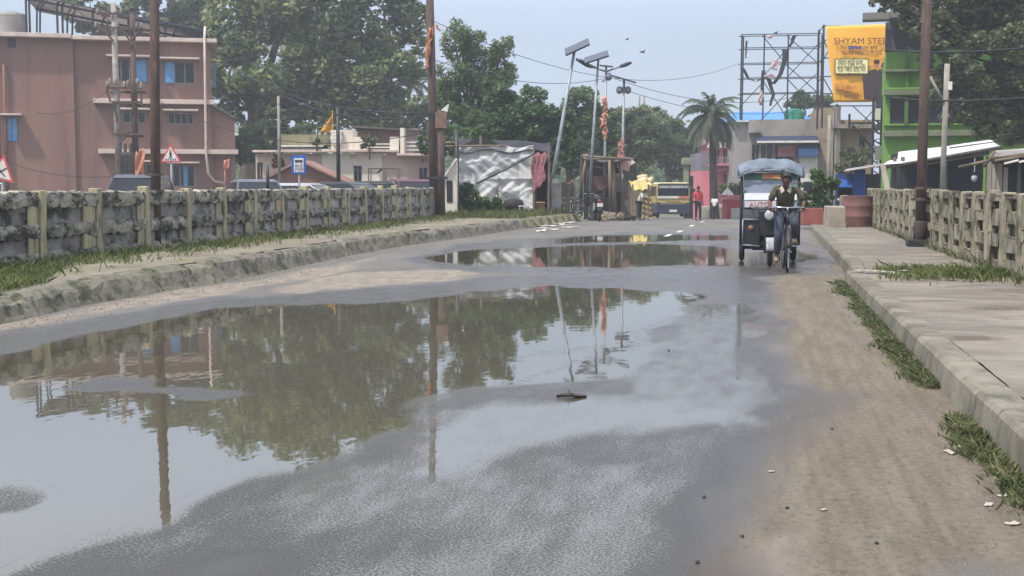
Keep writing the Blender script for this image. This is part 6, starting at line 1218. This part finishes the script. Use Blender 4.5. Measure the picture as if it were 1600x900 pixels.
for k in range(150):
    u = random.uniform(330, 1200); x, y = xy(u, random.uniform(150, 190)); cl.append((x, y, random.uniform(0, 7.5), random.uniform(2.2, 4)))
wd = leaves('treeline', L2, None, cl, 17000, .9); tag(wd, kind='stuff')
# palms
def palm(label, u, vb, vt, d, r, nf, ln, seed, lean=0):
    F = FR('palm_tree', label, 'palm tree', u, d, None); rs = random.Random(seed); top = Vector(F.p(u+lean, vt)); t = MB()
    t.path([(0, 0, -.3), (top.x*.2-.1, 0, top.z*.4), (top.x*.7, 0, top.z*.8), tuple(top)], [r*1.3, r, r*.85, r*.8], 10); t.build('trunk', bark, F.o, True); c = MB()
    for k in range(nf):
        q = 2*math.pi*k/nf*2.4+rs.uniform(-.2, .2); el = rs.uniform(-.5, 1.35); l = ln*rs.uniform(.8, 1.1); pts = []; dirv = Vector((math.cos(q)*math.cos(el), math.sin(q)*math.cos(el), math.sin(el))); p = top.copy()
        for j in range(9): pts.append(p.copy()); p = p+dirv*l/8; dirv = (dirv+Vector((0, 0, -.30))).normalized()
        c.path(pts, [.05*(1-j/10) for j in range(9)], 4)
        for j in range(1, 9):
            for m_ in range(4):
                base = pts[j-1].lerp(pts[j], m_/4); tg = (pts[j]-pts[j-1]).normalized(); sd_ = tg.cross(Vector((0, 0, 1))).normalized(); w_ = l*.17*math.sin(math.pi*min(1, (j+m_/4)/9*.85+.12))
                for s in (-1, 1):
                    tip = base+sd_*s*w_*.75+tg*w_*.5+Vector((0, 0, -w_*rs.uniform(.3, .9))); n_ = tg*.05*ln/3; c.quad(base-n_*1.3, base+n_*1.3, tip)
    me = c.build('fronds', leafmat('leaf_palm%d' % seed, (78, 88, 66), (106, 116, 92), (146, 152, 126)), F.o); return F
palm('date palm with a grey green drooping crown before the pink house', 1118, 335, 183, 86, .26, 60, 2.8, 3, -8)
palm('coconut palm showing between the big tree and the flag pole', 638, 300, 132, 110, .2, 16, 3.6, 5, 2)

# ------------------------------------------------------------------ grass and weeds
def blades(name, m, pts, hmin, hmax, wd, lean=.5):
    p = np.array(pts); n = len(p); q = rng.random(n)*2*np.pi; h = hmin+(hmax-hmin)*rng.random(n)**1.6
    sx, sy = np.cos(q)*wd, np.sin(q)*wd; lx, ly = rng.normal(size=n)*lean*h, rng.normal(size=n)*lean*h
    z = np.zeros(n); v = np.stack([p+np.stack([sx, sy, z-.02], 1), p-np.stack([sx, sy, z+.02], 1), p+np.stack([lx*.5-sx*.7, ly*.5-sy*.7, h*.65], 1), p+np.stack([lx, ly, h], 1), p+np.stack([lx*.5+sx*.7, ly*.5+sy*.7, h*.65], 1)], 1).reshape(-1, 3)
    me = bpy.data.meshes.new(name); f = np.arange(n)[:, None]*5+np.array([[0, 1, 2, 3, 4]]); me.from_pydata(v.tolist(), [], f.tolist()); me.update()
    at = me.attributes.new('leaf', 'FLOAT', 'POINT'); at.data.foreach_set('value', np.repeat(rng.random(n), 5).astype(np.float32)); me.materials.append(m)
    o = bpy.data.objects.new(name, me); COL.objects.link(o); return tag(o, kind='stuff')
G1 = leafmat('grass_blade', (56, 70, 34), (90, 104, 52), (138, 140, 88), 1.8); G2 = leafmat('weed_leaf', (58, 70, 40), (86, 98, 58), (146, 142, 104), 3.5)
def noise2(x, y): return math.sin(x*1.9+y*.8)+math.sin(y*2.3-x)+math.sin(x*4.1+y*3.3)*.6
pts = []
while len(pts) < 10000:                                   # along the left railing
    y = 10+34*random.random()**1.2; xr = -10.1-.75*(y-16.8)/26.4+.12; x = xr+abs(random.gauss(0, .55)); 
    if x < kl(y)-.5 and noise2(x*2, y) > -.9: pts.append((x, y, slope(y)+(.30 if y > 18 else .2+.1*(y-8)/10)))
blades('grass', G1, pts, .03, .17, .008, .7)
pts = []
while len(pts) < 9000:                                    # mound in the lower left corner
    y = random.uniform(10.5, 16.5); x = random.uniform(-10.2, -7.6)
    if x < kl(y)-.30-max(0, (y-13.5))*.5 and noise2(x, y) > -1.2+max(0, y-14)*.6: pts.append((x, y, .2+.1*(y-8)/10))
blades('grass', G1, pts, .02, .11, .007, .8)
pts = []
while len(pts) < 9000:                                    # verge round the shack
    y = random.uniform(42, 51); x = random.uniform(-13.5, -7.4)
    if x < kl(y)-.4: pts.append((x, y, slope(y)+.30))
blades('grass', G1, pts, .08, .32, .016)
pts = []
while len(pts) < 13000:                                    # weeds against the right kerb
    y = 5+14*random.random(); q = noise2(y*1.7, 3)+noise2(y*.6, 1)*.8
    if q < -1.3 and y < 15.5: continue
    x = kr(y)-.03-abs(random.gauss(0, .06))*(1+.25*q); pts.append((x, y, 0))
blades('weeds', G2, pts, .015, .065, .007, 1.1)
pts = []
while len(pts) < 2600:                                    # grass patch across the right footpath
    y = random.gauss(18.3, .5); x = 1.6+1.8*random.random()**.7
    if noise2(x*2, y*2) > -.3: pts.append((x, y, .195))
blades('grass', G1, pts, .03, .13, .008, .8)
pts = []
for k in range(700): y = random.uniform(15, 40); pts.append((3.36+random.gauss(0, .04), y, .19))
blades('weeds', G2, pts, .04, .2, .008, .8)

# ------------------------------------------------------------------ litter, stones, cables, birds, mast
def scrap(label, group, spots, size, m, z=0., name='litter_scrap', cat='litter'):
    for i, (u, v) in enumerate(spots):
        p = P(u, v, z); k = random.uniform(.7, 1.3)*size; sd_ = random.random()*9
        mb = MB().sheet(lambda a, b: ((a-.5)*k*1.6+.1*k*math.sin(b*5+sd_), (b-.5)*k+.1*k*math.sin(a*6+sd_), .006+.10*k*abs(math.sin(a*4+b*3+sd_))+.05*k*a), 5, 4)
        o = mb.build(name, m, None, True, thick=.004); o.location = p; o.rotation_euler = (0, 0, random.random()*3); tag(o, label, cat, group)
scrap('small pale litter scrap lying in the weeds along the right kerb', 'litter along the right kerb', [(1392, 546), (1410, 556), (1420, 545), (1488, 662), (1485, 708), (1545, 790), (1568, 776), (1502, 700), (1335, 470), (1322, 450), (1583, 820)], .04, mat('dirty_litter', (178, 172, 158), (146, 140, 126), 12, .8))
scrap('pale litter scrap in the pile at the far left kerb', 'litter pile at the far left kerb', [(842, 353), (852, 350), (860, 354), (868, 351), (850, 357), (880, 352), (858, 360), (890, 349), (846, 362), (893, 356)], .30, litter)
scrap('pale flat stone or paper in the grass across the right footpath', 'pale scraps in the footpath grass', [(1385, 426), (1398, 428), (1372, 425), (1412, 424), (1465, 424), (1476, 421), (1525, 428), (1350, 424)], .13, mat('dirty_litter', (178, 172, 158), (146, 140, 126), 12, .8), .21)
scrap('pale dust patch flake on the brown dirt lane', 'flakes on the dirt lane', [(1287, 798), (1205, 738)], .024, mat('dry_mud', (176, 164, 148)))
p = P(893, 621); lf = MB(); lf.sheet(lambda a, b: ((a-.5)*.2, (b-.5)*.1*math.sin(math.pi*min(max(a, .02), .98)), .004+.03*abs(b-.5)+.006*math.sin(a*5)), 8, 4); lf.path([(.02, .0, .01), (-.01, .02, .03), (-.02, .02, .05)], .004, 5)
o = lf.build('fallen_leaf', darkwood, None, True, thick=.003); o.location = p; o.rotation_euler = (0, 0, .3); tag(o, 'dark curled dead leaf lying in the shallow puddle', 'leaf')
for i, (u, v) in enumerate(((1045, 548), (1300, 671), (1100, 778), (1160, 840), (1090, 880), (1230, 795), (1370, 850))):
    p = P(u, v); q = MB().ball((0, 0, .004), .009, .008, .006, 7, 5); o = q.build('pebble', darkm, None, True, jit=.003); o.location = p; tag(o, 'dark pebble lying on the wet road surface', 'pebble', 'pebbles on the road')
def cable(label, a, b, sag, r=.014, n=18, group=None):
    a, b = Vector(a), Vector(b); pts = [a.lerp(b, t)-Vector((0, 0, sag*4*t*(1-t))) for t in np.linspace(0, 1, n)]
    o = MB().path([p-a for p in pts], r, 5).build('overhead_cable', wire, None); o.location = a; return tag(o, label, 'cable', group)
cable('thick black cable crossing the upper right tree', pt(1380, 78, 30), pt(1680, 64, 24), .12, .022); cable('thick black cable crossing in front of the green building shutters', pt(1384, 152, 32), pt(1680, 144, 24), .12, .022)
cable('cable running from the pink building to the flag pole', pt(335, 84, 70), pt(676, 176, 44.2), .9, .022); cable('cable sagging from the slim grey pole to the flag pole', pt(438, 146, 58), pt(676, 180, 44.2), .5, .022)
cable('cable from the flag pole to the far street lights', pt(676, 92, 44), pt(946, 122, 60), .5, .012); cable('lower cable running along the house fronts to the thin black pole', pt(340, 168, 70), pt(529, 190, 52), .6, .02)
cable('high sky wire between the street lights and the empty hoarding', pt(946, 118, 60), pt(1280, 140, 79), 1.0, .014); cable('second sky wire above the minibus toward the hoarding', pt(974, 140, 62), pt(1280, 165, 79), .8, .014)
cable('wire looped across the pink building wall', pt(0, 248, 74), pt(187, 275, 60), .4, .018); cable('wire from the transformer pole across the pink wall', pt(60, 175, 74), pt(174, 140, 60), .5, .014); cable('wire from the transformer pole to the tall flag pole', pt(226, 143, 60), pt(676, 205, 44.2), 1.2, .016)
cable('wire running from the flag pole to the tarpaulin shack post', pt(689, 182, 43.4), pt(716, 232, 48.8), .2, .014); cable('long sky wire over the trees right of the flag pole', pt(672, 30, 44), pt(1160, 95, 79.5), 1.6, .012)
for i, (u, v, s) in enumerate(((1002, 82, .35), (978, 62, .2), (1208, 52, .25))):
    q = MB(); q.path([(-s*.5, 0, 0), (0, 0, .02), (s*.45, 0, 0)], [.02, s*.14, .02], 6)
    for k in (-1, 1): q.quad((-.05, 0, .03), (.1, 0, .03), (.02, k*s*.9, s*.45))
    o = q.build('bird', mat('bird_dark', (52, 52, 56)), None); o.location = pt(u, v, 70); o.rotation_euler = (0, 0, TH+.5); tag(o, ('larger dark bird flying right of the solar lights', 'tiny dark bird flying highest above the solar lights', 'dark bird flying above the empty hoarding frame')[i], 'bird')
F = FR('mobile_mast', 'thin distant lattice mast rising above the trees', 'mast', 1002, 190, None); m_ = MB()
for s in (-.35, .35): m_.tube((s*1.6, 0, 0), (s, 0, F.z(150)), .07, n=5)
for k in range(16): z = k*F.z(150)/16; z2 = (k+1)*F.z(150)/16; m_.tube((-.5, 0, z), (.5, 0, z2), .04, n=4); m_.tube((.5, 0, z), (-.5, 0, z2), .04, n=4)
m_.build('lattice', steel, F.o); m_ = MB()
for s in (-.6, 0, .6): m_.box(s-.15, s+.15, -.3, -.1, F.z(158), F.z(149))
m_.build('antenna', white, F.o)

mb = MB()                                                 # loose grit along the kerbs and on the dirt lane
for k in range(5200):
    y = 4.2+16*random.random()**1.5
    if k % 3 == 0: x = kr(y)-.05-abs(random.gauss(0, .22))
    elif k % 3 == 1: x = random.uniform(.1, 1.25)
    else: y = random.uniform(11, 40); x = kl(y)+.12+abs(random.gauss(0, .35))
    r_ = random.uniform(.003, .009) if k % 3 < 2 else random.uniform(.006, .02); q = random.random()*6
    a = [(x+r_*math.cos(q+t), y+r_*math.sin(q+t), -.001) for t in (0, 1.7, 3.1, 4.6)]; n = len(mb.v)
    mb.v += a+[(x+r_*.2, y, r_*random.uniform(.5, 1.1))]; mb.f += [(n, n+1, n+4), (n+1, n+2, n+4), (n+2, n+3, n+4), (n+3, n, n+4)]
tag(mb.build('gravel', mat('road_grit', (132, 122, 108), (84, 78, 70), 60, .9)), kind='stuff')

# ------------------------------------------------------------------ haze in the air
hm = bpy.data.materials.new('haze'); hm.use_nodes = True; hn = hm.node_tree; hn.nodes.remove(hn.nodes['Principled BSDF'])
pv = hn.nodes.new('ShaderNodeVolumePrincipled'); pv.inputs['Density'].default_value = .0013; pv.inputs['Color'].default_value = (.90, .94, .99, 1); pv.inputs['Anisotropy'].default_value = .2
hn.links.new(pv.outputs[0], hn.nodes['Material Output'].inputs['Volume'])
tag(MB().box(-450, 450, -60, 950, -4, 34).build('haze', hm), kind='stuff')
